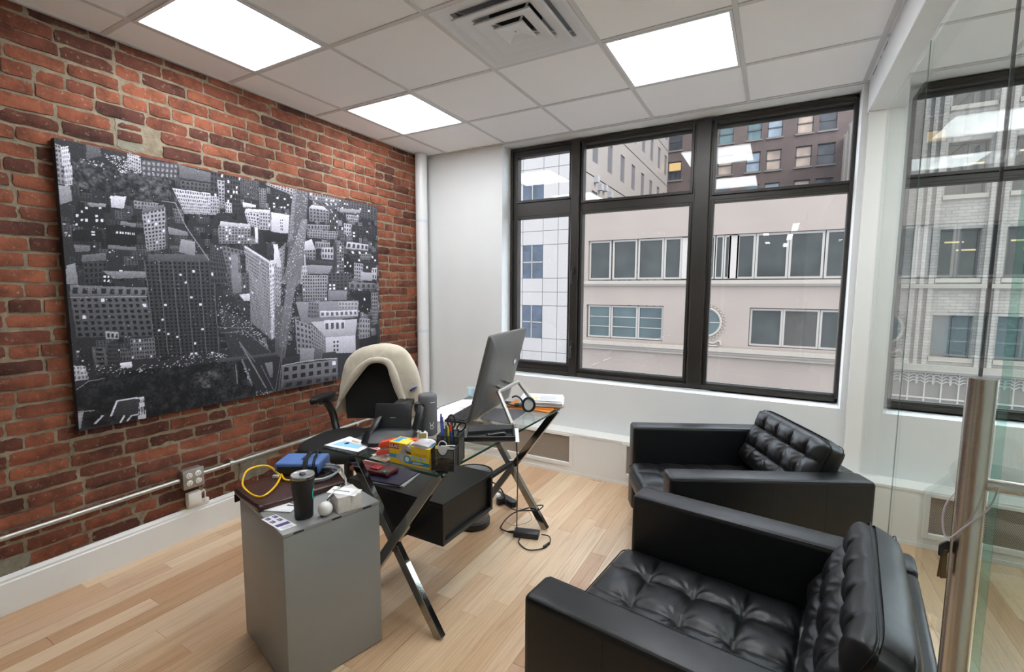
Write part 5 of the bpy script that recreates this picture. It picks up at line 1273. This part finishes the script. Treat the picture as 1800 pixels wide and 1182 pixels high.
tag(tw.build('tissue', paper_m), 'crumpled white tissue at the foot of the grey speaker', 'tissue')
bt_ = MB().tube(spline([(1.42,-1.99,DT+.006), (1.50,-1.955,DT+.006), (1.585,-1.925,DT+.007), (1.60,-1.88,DT+.007), (1.615,-1.82,DT+.006)], 6), .0032, 6)
tag(bt_.build('black_cable', black_m, smooth=True), 'black cable lying across the desk behind the yellow box', 'cable')
ip = MB().prism(rrect(1.52, 1.66, -1.93, -1.83, .008), DT, DT+.004)
tag(ip.build('dark_pad', MAT('dark_grey_pad', (70,68,68), .6)), 'dark grey pad under the gadget and the speaker cable', 'pad')

# all in one computer
wv = Vector((-.177,.984,0)).normalized(); nb = Vector((.984,.177,0)).normalized()
TLm = Vector((1.688,-1.5,1.214)); BN = TLm-nb*.12-Vector((0,0,.459)); upv = (TLm-BN).normalized()
PM = frame(BN, wv, upv)      # local z points to the back of the screen
mon = thing('computer', 'silver grey all-in-one computer seen from behind on the desk', 'computer', (1.66, -1.25, DT))
pw, phh = .605, .474
pb = MB()
lv = [(.0, .0), (.003, -.004), (.020, -.004), (.026, .008), (.030, .03)]
for ins, z in ((0, -.024), (0, -.008), (.006, -.002), (.06, .010), (.14, .014)):
    pb.v += [(p[0], p[1], z) for p in rrect(ins, pw-ins, ins, phh-ins, max(.004, .014-ins*.05), 4)]
n = 20
n = len(rrect(0, 1, 0, 1, .1, 4))
for k in range(4): pb.f += [(k*n+i, k*n+(i+1) % n, (k+1)*n+(i+1) % n, (k+1)*n+i) for i in range(n)]
pb.f += [tuple(range(n-1,-1,-1)), tuple(range(4*n, 5*n))]
pb.v = [tuple(PM @ Vector(v)) for v in pb.v]
alum = MAT('grey_brushed_back', (112,110,108), .38, metal=.55, var=.06, vs=5)
pb.build('housing', alum, mon, smooth=True, ang=40, world=True)
MB().box(.008, pw-.008, .008, phh-.008, -.0255, -.0245, PM).build('screen', MAT('black_screen', (8,8,10), .15), mon, world=True)
lg = MB().cyl(PM @ Vector((.455, .285, .0135)), PM @ Vector((.455, .285, .0165)), .026, n=28).build('logo_disc', MAT('logo_dark_disc', (70,70,74), .25, metal=.4), mon, smooth=True, world=True)
_fx = -wv; LG = frame(PM @ Vector((.455, .285, .0168)), wv, upv)
text('logo_text', 'hp', .046, LG, MAT('logo_white', (236,236,238), .4), lg, ext=.0005, world=True)
sil = MAT('silver_stand', (176,172,164), .35, metal=.7)
hN, hF = Vector((1.655,-1.385,.905)), Vector((1.622,-1.10,.911)); fN, fF = Vector((1.764,-1.432,DT+.006)), Vector((1.728,-1.06,DT+.006))
sN = MB().tube([fN, fN.lerp(hN, .93)]+spline([fN.lerp(hN, .94), hN, hN.lerp(hF, .08)], 5)+[hN.lerp(hF, .92)]+spline([hN.lerp(hF, .93), hF, fF.lerp(hF, .92)], 5)+[fF], .0115, 10)
sN.build('easel_stand', sil, mon, smooth=True, world=True)
MB().bar(hN.lerp(hF, .25), PM @ Vector((.24, .165, .012)), .03, .012).bar(hN.lerp(hF, .75), PM @ Vector((.38, .165, .012)), .03, .012).build('hinge', sil, mon, world=True)
MB().box(.08, .52, -.010, .012, -.02, -.004, PM).build('bottom_bar', sil, mon, bevel=.003, world=True)
kbd = thing('keyboard', 'black keyboard lying in front of the computer screen', 'keyboard', (1.455, -1.36, DT), math.radians(10))
MB().box(-.062, .062, -.20, .20, 0, .014).build('case', black_m, kbd, bevel=.004)
km = MB()
for i in range(6):
    for j in range(17): km.box(-.054+.018*i, -.039+.018*i, -.192+.0226*j, -.173+.0226*j, .014, .019)
km.build('keys', MAT('key_black', (30,30,32), .5), kbd)['kind'] = 'stuff'
flat('mouse_pad', 'dark grey mouse pad under the computer stand', 'mouse pad', [(1.56,-1.42), (1.745,-1.43), (1.70,-1.12), (1.51,-1.19)], DT, .003, MAT('slate_pad', (104,102,104), .7))
for k, (pts, lb) in enumerate((([(1.26,-1.62), (1.43,-1.56), (1.40,-1.26), (1.23,-1.32)], 'white sheet lying on the desk right behind the speaker'), ([(1.22,-1.36), (1.42,-1.22), (1.34,-1.04), (1.215,-1.10)], 'white sheets at the far left corner of the desk under the face mask'))):
    z_ = DT+.0015*k
    flat('paper_sheet', lb, 'paper', pts, z_, .001, paper_m, 'white sheets on the desk')
fmk = thing('face_mask', 'pale blue face mask leaning at the far corner of the desk', 'face mask', (1.27, -1.06, DT+.004), math.radians(15))
m = MB(); m.v = [(-.04+.08*i/6, .012*math.sin(PI*i/6), .002+.075*j/5+.004*math.sin(j*2.5)) for i in range(7) for j in range(6)]
m.f = [(i*6+j, i*6+6+j, i*6+7+j, i*6+1+j) for i in range(6) for j in range(5)]
o_ = m.build('fabric', MAT('pale_blue_mask', (196,222,230), .8), fmk, smooth=True); md = o_.modifiers.new('thickness', 'SOLIDIFY'); md.thickness = .0015

env = thing('envelopes', 'orange manila envelopes under the paper stack at the far right desk corner', 'envelope', (1.72, -1.03, DT))
orm = MAT('manila_orange', (222,140,56), .6)
for k, (dx, a) in enumerate(((0, .05), (.012, -.12), (-.008, .16))):
    MB().box(-.15, .13, -.085, .085, 0, .004, Matrix.Translation((1.70+dx, -1.045+.012*k, DT+.0045*k)) @ Matrix.Rotation(a, 4, 'Z')).build('envelope', orm, env, world=True)
MB().tube(spline([(1.84,-1.00,DT+.004), (1.862,-.99,DT+.012), (1.856,-.965,DT+.018), (1.835,-.97,DT+.012)], 5), .007, 6).build('fastener', orm, env, smooth=True, world=True)
psd = thing('paper_stack', 'stack of white documents with a yellow note at the far right desk corner', 'paper stack', (1.74, -.99, DT+.014))
for k in range(9):
    MB().box(-.125, .125, -.092, .092, 0, .004, Matrix.Translation((1.725+.010*math.sin(k*2.3), -.985+.010*math.cos(k*1.7), DT+.0145+.0043*k)) @ Matrix.Rotation(.35+.07*math.sin(k*3.1), 4, 'Z')).build('sheet', paper_m, psd, world=True)
TS = Matrix.Translation((1.725, -.985, DT+.0536)) @ Matrix.Rotation(.35, 4, 'Z')
MB().box(-.07, -.02, -.06, .0, -.0002, .0008, TS).build('yellow_note', MAT('pale_yellow_note', (232,226,160), .7), psd, world=True)
for k in range(5): MB().box(-.01, .09, -.055+.02*k, -.053+.02*k, 0, .0006, TS).build('print_line', grey_pr, psd, world=True)
hdst = thing('headset', 'black phone headset with a round ear cushion standing beside the paper stack', 'headset', (1.726, -1.165, DT))
ec = Vector((1.726, -1.165, DT+.046))
ax = Vector((.55,-.8,.1)).normalized(); ua = ax.cross(Vector((0,0,1))).normalized(); vb = ua.cross(ax)
MB().tube([ec+(ua*math.cos(t)*.034+vb*math.sin(t)*.038) for t in [2*PI*q/24 for q in range(24)]], .0075, 8, closed=True).build('ear_cushion', black_m, hdst, smooth=True, world=True)
MB().cyl(ec-ax*.004, ec+ax*.001, .031, n=22).build('ear_cloth', MAT('silver_grey_cloth', (186,186,184), .6), hdst, world=True)
MB().tube(spline([ec+ua*.034, ec+ua*.042+Vector((0,0,.03)), ec+ua*.062+Vector((-.01,0,.05)), ec+ua*.088+Vector((-.01,0,.042))], 6), .005, 7).build('headband', black_m, hdst, smooth=True, world=True)
MB().tube(spline([ec+ua*.032, ec+ua*.07+Vector((0,0,-.003)), ec+ua*.11+Vector((0,0,.003)), ec+ua*.14+Vector((0,0,.02))], 6), .0045, 7).cyl(ec+ua*.055, ec+ua*.082, .010, n=10).build('mic_boom', black_m, hdst, smooth=True, world=True)

# tray with a screwdriver on some papers, overhanging the desk edge
flat('paper_sheet', 'white sheet sticking out below the black tray over the desk edge', 'paper', [(1.70,-1.79), (1.935,-1.665), (1.83,-1.48), (1.60,-1.60)], DT+.001, .003, paper_m, 'white sheets on the desk')
tr_ = thing('tray', 'shallow black tray overhanging the right edge of the desk', 'tray', (1.765, -1.645, DT+.0045), math.radians(31))
tw_, td_ = .118, .105
m = MB(); m.box(-tw_, tw_, -td_, td_*.9, 0, .008)
for q in ((-tw_, tw_, -td_, -td_+.012), (-tw_, tw_, td_*.9-.012, td_*.9), (-tw_, -tw_+.012, -td_, td_*.9), (tw_-.012, tw_, -td_, td_*.9)): m.box(q[0], q[1], q[2], q[3], .006, .024)
m.build('pan', MAT('satin_black_tray', (22,22,23), .4), tr_, bevel=.002, seg=1)
m = MB(); m.add([(-tw_+.013, td_*.9-.013, .009), (tw_-.013, td_*.9-.013, .009), (tw_-.013, td_*.25, .009), (-tw_+.013, -.02, .009), (-tw_+.013, td_*.9-.013, .022), (tw_-.013, td_*.9-.013, .022), (tw_-.013, td_*.25, .022), (-tw_+.013, -.02, .022)], [(4,5,6,7), (0,1,5,4), (1,2,6,5), (2,3,7,6), (3,0,4,7), (3,2,1,0)])
m.build('lid_flap', MAT('charcoal_flap', (44,44,45), .5), tr_)
MB().box(.075, .088, -.075, -.07, .008, .0085).build('label', paper_m, tr_)
sd_ = thing('screwdriver', 'black handled screwdriver lying in the black tray', 'screwdriver', (1.765, -1.68, DT+.0135), math.radians(31))
MB().cyl((-.10, -.068, .006), (.0, -.052, .012), .004, n=8).build('shaft', chrome_m, sd_, smooth=True)
MB().lathe([(.006,0), (.013,.008), (.010,.02), (.014,.045), (.013,.085), (.006,.094)], n=14).build('handle', MAT('glossy_black_grip', (16,16,17), .2), sd_, smooth=True).matrix_local = Matrix.Translation((.0, -.052, .012)) @ Matrix.Rotation(math.radians(10), 4, 'Z') @ Matrix.Rotation(math.radians(86), 4, 'Y')

# things on the drawer unit
mg = thing('magazine', 'dark blue magazine lying on the black drawer unit under the glass', 'magazine', (1.37, -1.88, .541))
for k, (a, c0) in enumerate(((.25, (206,202,200)), (.15, (52,50,76)))):
    MB().box(-.11, .10, -.085, .085, 0, .006, Matrix.Translation((1.36-.01*k, -1.885, .5405+.0062*k)) @ Matrix.Rotation(a, 4, 'Z')).build('cover', C_('mag_cover', c0, .3), mg, world=True)
pu_ = thing('red_pouch', 'dark red pouch with a turquoise cross lying on the magazine', 'pouch', (1.27, -1.88, .553))
MB().box(-.13, .10, -.05, .05, 0, .022, Matrix.Translation((1.25, -1.885, .5535)) @ Matrix.Rotation(.1, 4, 'Z')).build('body', MAT('burgundy_cloth', (112,26,34), .5, var=.3, vs=20), pu_, bevel=.008, world=True)
MB().box(-.02, .03, -.02, .02, .022, .03, Matrix.Translation((1.26, -1.90, .5535)) @ Matrix.Rotation(.1, 4, 'Z')).build('red_flap', MAT('bright_red_cloth', (190,26,32), .4), pu_, bevel=.003, world=True)
tq = MAT('turquoise_plastic', (92,204,184), .4); Tq = Matrix.Translation((1.335, -1.915, .578)) @ Matrix.Rotation(.5, 4, 'Z')
MB().box(-.018, .018, -.003, .003, 0, .003, Tq).box(-.003, .003, -.014, .014, 0, .003, Tq).build('cross', tq, pu_, world=True)
MB().tube(spline([(1.20,-1.93,.58), (1.24,-1.94,.60), (1.28,-1.92,.585), (1.26,-1.87,.58), (1.30,-1.85,.585)], 6), .002, 6).build('cord', C_('pale_cord', (180,160,150)), pu_, smooth=True, world=True)

# ------------------------------------------------------------ grey file cabinet and the things on it
CA = math.atan2(-.116, .449)
cbt = thing('file_cabinet', 'grey metal file cabinet standing in the foreground beside the desk', 'cabinet', (1.043, -2.446, 0), CA)
cw, cdp, ch = .464, .372, .605
# local x runs from the back left corner A to the front corner B, local y from B towards C
MB().box(0, cw, 0, cdp, .004, ch-.014).build('body', cab_m, cbt, bevel=.003)
MB().box(-.001, cw+.001, -.001, cdp+.001, ch-.014, ch).build('top_lip', cab_m, cbt, bevel=.002)
for y in (.035, .175, .30):
    MB().box(cw-.001, cw+.0018, y, y+.036, ch-.0105, ch-.0045).build('slot', blackmat_m, cbt)
MB().box(.01, cw-.01, .01, cdp-.01, 0, .004).build('base_plinth', blackmat_m, cbt)
ct = ch+.0005
pf_ = thing('portfolio', 'dark brown leather portfolio lying on the grey cabinet', 'portfolio', (1.15, -2.27, ct))
pol = [(1.02,-2.455), (1.10,-2.475), (1.265,-2.505), (1.295,-2.40), (1.36,-2.17), (1.08,-2.03), (1.02,-2.22)]
brl = MAT('dark_brown_leather', (62,34,26), .28, var=.25, vs=9, bump=.3, bs=90)
MB().prism(pol, ct, ct+.024).build('cover', brl, pf_, bevel=.007, seg=3, world=True)
MB().prism([(1.012,-2.43), (1.03,-2.462), (1.035,-2.30), (1.015,-2.27)], ct-.035, ct+.004).build('hanging_flap', brl, pf_, bevel=.004, world=True)
MB().tube(spline([(1.05,-2.455,ct+.024), (1.15,-2.478,ct+.025), (1.26,-2.49,ct+.022), (1.285,-2.41,ct+.023), (1.345,-2.18,ct+.024)], 6), .003, 6).build('edge_stitch', MAT('brown_edge', (44,26,22), .4), pf_, smooth=True, world=True)
PT = ct+.0245
rt = thing('router', 'blue router box with a black cable wound around it on the portfolio', 'router', (1.10, -2.18, PT), math.radians(30))
rblue = MAT('router_blue', (88,122,184), .4); rdark = MAT('router_dark', (26,28,34), .5)
MB().box(-.105, .092, -.065, .072, .006, .056).build('case', rblue, rt, bevel=.010, seg=3)
MB().box(-.09, .085, -.0665, -.05, .004, .040).build('front_panel', rdark, rt)
MB().box(-.006, .022, -.018, .018, .0555, .0572).build('dark_label', rdark, rt)
MB().box(.003, .006, -.012, .012, .0570, .0576).build('label_mark', grey_pr, rt)
for x in (-.08, .07):
    for y in (-.045, .05): MB().cyl((x, y, 0), (x, y, .007), .008, n=10).build('foot', rdark, rt)
cw_ = MB(); r3 = random.Random(4)
for k in range(9):
    o1, o2 = r3.uniform(-.03, .03), r3.uniform(-.03, .03)
    cw_.tube(spline([(.03+o1*.6, .085, .012), (.025+o1, .06, .066+.003*(k % 3)), (.035+o2, .0, .062+.003*(k % 4)), (.045+o2, -.05, .066), (.05+o2, -.085, .016)], 5), .0024, 6)
cw_.build('wound_cable', blackmat_m, rt, smooth=True)
yc = MAT('yellow_cable', (238,190,20), .4)
yl = thing('yellow_cable', 'yellow network cable looped on the brown portfolio', 'cable', (1.08, -2.37, PT))
pts = [(1.085,-2.285), (1.0,-2.283), (.965,-2.315), (.985,-2.378), (1.02,-2.418), (1.106,-2.445), (1.19,-2.455), (1.205,-2.43), (1.165,-2.365), (1.10,-2.30), (1.062,-2.268)]
MB().tube(spline([(p[0], p[1], PT+.004+(.035 if p[0] < 1.03 else 0)*math.exp(-((p[0]-.98)/.03)**2)+.006*math.sin(i)) for i, p in enumerate(pts)], 8), .0042, 8).build('wire', yc, yl, smooth=True, world=True)
MB().tube(spline([(1.06,-2.268,PT+.006), (1.10,-2.29,PT+.012), (1.14,-2.305,PT+.008), (1.17,-2.29,PT+.006)], 6), .0042, 8).build('wire', yc, yl, smooth=True, world=True)
MB().box(-.012, .012, -.006, .006, 0, .011, Matrix.Translation((1.075,-2.305,PT+.004)) @ Matrix.Rotation(.6, 4, 'Z')).build('plug', MAT('clear_plug', (200,196,190), .3), yl, bevel=.001, seg=1, world=True)
gc = thing('grey_cable', 'coiled grey network cable beside the blue router', 'cable', (1.25, -2.2, PT))
gcm = MAT('grey_cable_jacket', (182,188,194), .5)
for k in range(3):
    r_ = .062+.010*k; c0 = Vector((1.225, -2.195, PT+.006+.008*k))
    MB().tube([c0+Vector((r_*1.25*math.cos(t)*.75, r_*1.1*math.sin(t), .002*math.sin(3*t))) for t in [2*PI*q/30 for q in range(30)]], .0042, 8, closed=True).build('coil', gcm, gc, smooth=True, world=True)
MB().tube(spline([(1.17,-2.115,PT+.012), (1.24,-2.10,PT+.012), (1.30,-2.135,PT+.008), (1.345,-2.16,PT+.004), (1.375,-2.185,PT-.006)], 6), .0042, 8).build('lead', gcm, gc, smooth=True, world=True)
MB().box(-.014, .014, -.006, .006, 0, .010, Matrix.Translation((1.385,-2.195,ct+.014)) @ Matrix.Rotation(-.7, 4, 'Z')).build('plug', gcm, gc, bevel=.001, seg=1, world=True)
MB().box(-.010, .010, -.006, .006, 0, .010, Matrix.Translation((1.165,-2.115,PT+.008)) @ Matrix.Rotation(.3, 4, 'Z')).build('yellow_boot', yc, gc, bevel=.002, seg=1, world=True)
bkc = MB()
for k in range(4):
    c0 = Vector((1.215+.004*k, -2.205, PT+.005+.005*k)); r_ = .04+.005*k
    bkc.tube([c0+Vector((r_*math.cos(t)*.9, r_*math.sin(t), .002*math.sin(2*t))) for t in [2*PI*q/26 for q in range(26)]], .003, 6, closed=True)
tag(bkc.build('black_cable_coil', blackmat_m, smooth=True), 'small coil of black cable inside the grey cable coil', 'cable')
tb = thing('tumbler', 'matte black insulated tumbler with a clear lid on the grey cabinet', 'tumbler', (1.438, -2.437, ct))
MB().lathe([(.031,0), (.0325,.003), (.0345,.06), (.0405,.135), (.0425,.152), (.0425,.155)], n=40).build('cup', MAT('matte_black_coat', (20,20,21), .5), tb, smooth=True, ang=50)
MB().lathe([(.0425,.1535), (.0432,.156), (.0425,.160), (.041,.160)], n=40, cap=False).build('steel_rim', chrome_m, tb, smooth=True)
lid = MB().lathe([(.041,.154), (.0418,.163), (.040,.166), (.034,.162), (.0,.161)], n=40, cap=False).build('lid', MAT('smoke_clear_lid', (150,150,150), .15, spec=.8), tb, smooth=True)
MB().box(-.012, .010, -.008, .010, .1625, .168, Matrix.Rotation(-.3, 4, 'Z')).build('slider', MAT('dark_slider', (70,70,72), .3), lid, bevel=.002)
tv = Vector((.86, .5, 0)).normalized()
em = MB().tube([tv*(.0385)+Vector((-tv.y*.012*math.cos(a), tv.x*.012*math.cos(a), .088+.020*math.sin(a))) for a in [PI*.4+1.3*PI*q/18 for q in range(19)]], .0016, 6)
em.build('teal_emblem', MAT('teal_print', (46,170,160), .4), tb, smooth=True)
bal = MB().lathe([(.0265*math.sin(PI*k/18), .0265-.0265*math.cos(PI*k/18)) for k in range(19)], (1.500, -2.392, ct), 32, cap=False)
tag(bal.build('white_ball', MAT('matt_white_ball', (226,224,218), .5), smooth=True), 'white ball on the grey cabinet beside the tumbler', 'ball')
tx = thing('tissue_box', 'white cube note box on the front corner of the grey cabinet', 'box', (1.507, -2.302, ct), math.radians(-22))
mrb = MAT('marbled_white_paper', (212,208,204), .6, var=.1, vs=60, bump=.2, bs=300)
MB().box(-.050, .050, -.046, .046, 0, .062).build('cube', mrb, tx, bevel=.002)
cdk = thing('card', 'white printed card lying on the white note box', 'card', (1.51, -2.305, ct+.0625), math.radians(20))
MB().box(-.062, .055, -.03, .03, 0, .0012, Matrix.Rotation(.05, 4, 'Y')).build('card', paper_m, cdk)
MB().box(-.05, .02, -.005, -.003, .0006, .004, Matrix.Rotation(.05, 4, 'Y')).build('print_line', grey_pr, cdk); MB().box(.03, .045, .005, .02, -.001, .0002, Matrix.Rotation(.05, 4, 'Y')).build('stamp', ink, cdk)
pnn = thing('black_pen', 'thin black pen leaning on the white note box', 'pen', (1.475, -2.36, ct+.06))
MB().tube([(1.505,-2.385,ct+.058), (1.46,-2.262,ct+.066)], .0028, 8).build('barrel', black_m, pnn, smooth=True, world=True)
MB().tube([(1.497,-2.375,ct+.0635), (1.463,-2.283,ct+.071)], .0012, 6).build('clip', chrome_m, pnn, smooth=True, world=True)
flat('notepad', 'small white notepad with scribbles behind the tumbler', 'notepad', [(1.262,-2.49), (1.37,-2.445), (1.34,-2.385), (1.30,-2.375), (1.275,-2.42)], ct, .004, paper_m, marks=[([(1.31,-2.42), (1.345,-2.405), (1.337,-2.398), (1.305,-2.41)], ink), ([(1.30,-2.40), (1.32,-2.395), (1.315,-2.387), (1.30,-2.392)], ink)])
lf = thing('card_sheet', 'white card sheet with purple printed blocks on the cabinet edge', 'card', (1.39, -2.515, ct))
sl = [(1.318,-2.530), (1.330,-2.478), (1.415,-2.487), (1.404,-2.542)]
MB().prism([(1.322,-2.531), (1.400,-2.541), (1.414,-2.487), (1.332,-2.480)], ct, ct+.0008).build('sheet', paper_m, lf, world=True)
MB().prism([(1.398,-2.540), (1.462,-2.548), (1.474,-2.494), (1.411,-2.487)], ct+.0002, ct+.0010).build('sheet', paper_m, lf, world=True)
for (x, y) in ((1.343,-2.518), (1.378,-2.523), (1.349,-2.494), (1.384,-2.499)):
    MB().box(x-.011, x+.011, y-.007, y+.007, ct+.0008, ct+.0012).build('purple_block', purp_pr, lf, world=True)
    MB().box(x-.009, x+.004, y-.003, y+.001, ct+.0012, ct+.0014).build('pale_line', grey_pr, lf, world=True)
MB().prism([(1.408,-2.536), (1.430,-2.539), (1.441,-2.494), (1.419,-2.492)], ct+.0010, ct+.0013).build('purple_block', purp_pr, lf, world=True)
for k in range(3): MB().prism([(1.440+.007*k,-2.538), (1.443+.007*k,-2.538), (1.451+.007*k,-2.502), (1.448+.007*k,-2.502)], ct+.0010, ct+.0012).build('pale_line', grey_pr, lf, world=True)

# ------------------------------------------------------------ things on the floor
bs_ = thing('cardboard_box', 'low tan cardboard box on the floor between the cabinet and the chair', 'box', (.83, -1.90, 0), math.radians(18))
tanm = MAT('tan_cardboard', (206,180,156), .8)
m = MB(); m.box(-.16, .16, -.12, .12, 0, .30); m.build('body', tanm, bs_, bevel=.002)
MB().box(-.165, .165, -.125, .125, .30, .312).build('lid', MAT('pale_tan_lid', (226,206,186), .8), bs_, bevel=.002)
bn = thing('waste_bin', 'grey waste bin with a black base on the floor behind the drawer unit', 'bin', (1.36, -1.20, 0))
MB().lathe([(.085,.03), (.10,.06), (.118,.33), (.122,.335)], n=32).build('bucket', MAT('grey_translucent_plastic', (120,118,116), .35), bn, smooth=True, ang=50)
MB().lathe([(.095,0), (.108,.008), (.108,.04), (.09,.055)], n=32).build('base', black_m, bn, smooth=True)
MB().tube([(.122*math.cos(a), .122*math.sin(a), .335) for a in [2*PI*q/32 for q in range(32)]], .006, 8, closed=True).build('rim', black_m, bn, smooth=True)
ps = thing('power_strip', 'black power strip with plugs on the floor behind the desk', 'power strip', (1.38, -.835, 0), math.radians(-22))
MB().prism(rrect(-.14, .115, -.028, .028, .026, 6), 0, .04).build('body', black_m, ps, bevel=.006)
MB().box(.0, .035, -.075, -.03, .005, .05).build('black_plug', black_m, ps, bevel=.003)
MB().box(-.05, -.01, -.06, -.026, .02, .06).build('white_plug', wp_m, ps, bevel=.003)
pbk = thing('power_brick', 'black laptop power brick on the oak floor', 'power adapter', (1.72, -1.165, 0), math.radians(17))
MB().box(-.075, .075, -.033, .033, 0, .034).build('body', MAT('charcoal_brick', (36,38,42), .45), pbk, bevel=.006, seg=3)
MB().cyl((-.115, .0, .014), (-.074, 0, .016), .006, .010, n=10).build('strain_relief', black_m, pbk, smooth=True)
lead = spline([(1.80,-1.13,.016), (1.845,-1.12,.012), (1.875,-1.17,.008), (1.865,-1.25,.008), (1.80,-1.30,.006), (1.72,-1.26,.006), (1.70,-1.20,.006)], 8)
MB().tube(lead, .0035, 8).build('lead', black_m, pbk, smooth=True, world=True)
MB().cyl((1.876,-1.185,.009), (1.866,-1.235,.009), .008, n=10).build('ferrite', black_m, pbk, smooth=True, world=True)
cb1 = MB().tube(spline([(1.842,-1.54,.745), (1.846,-1.53,.70), (1.80,-1.43,.5), (1.745,-1.33,.3), (1.70,-1.25,.12), (1.68,-1.21,.04)], 8), .0035, 7)
tag(cb1.build('hanging_cable', black_m, smooth=True), 'black cable hanging from the desk edge down to the power brick', 'cable')
cb2 = MB().tube(spline([(1.61,-1.20,.015), (1.54,-1.16,.008), (1.56,-1.05,.05), (1.68,-.985,.10), (1.742,-.985,.12), (1.735,-1.05,.115), (1.66,-1.06,.10), (1.56,-.98,.04), (1.47,-.93,.02), (1.42,-.90,.02)], 8), .0038, 7)
tag(cb2.build('mains_cable', black_m, smooth=True), 'black mains cable looped around the far desk leg on the floor', 'cable')
cb3 = MB().tube(spline([(1.20,-.95,.01), (1.28,-1.02,.16), (1.35,-.98,.19), (1.42,-.95,.14), (1.44,-.92,.03)], 8), .0045, 7)
tag(cb3.build('looped_cable', black_m, smooth=True), 'black cable arching up behind the drawer unit beside the bin', 'cable')
cb4 = MB().tube(spline([(1.46,-.93,.006), (1.52,-.88,.005), (1.60,-.90,.006), (1.66,-.99,.006), (1.60,-1.10,.005), (1.50,-1.06,.005)], 8), .0016, 6)
tag(cb4.build('thin_grey_wire', MAT('thin_grey_wire', (150,140,130), .5), smooth=True), 'thin grey wire trailing on the oak floor near the power strip', 'wire')
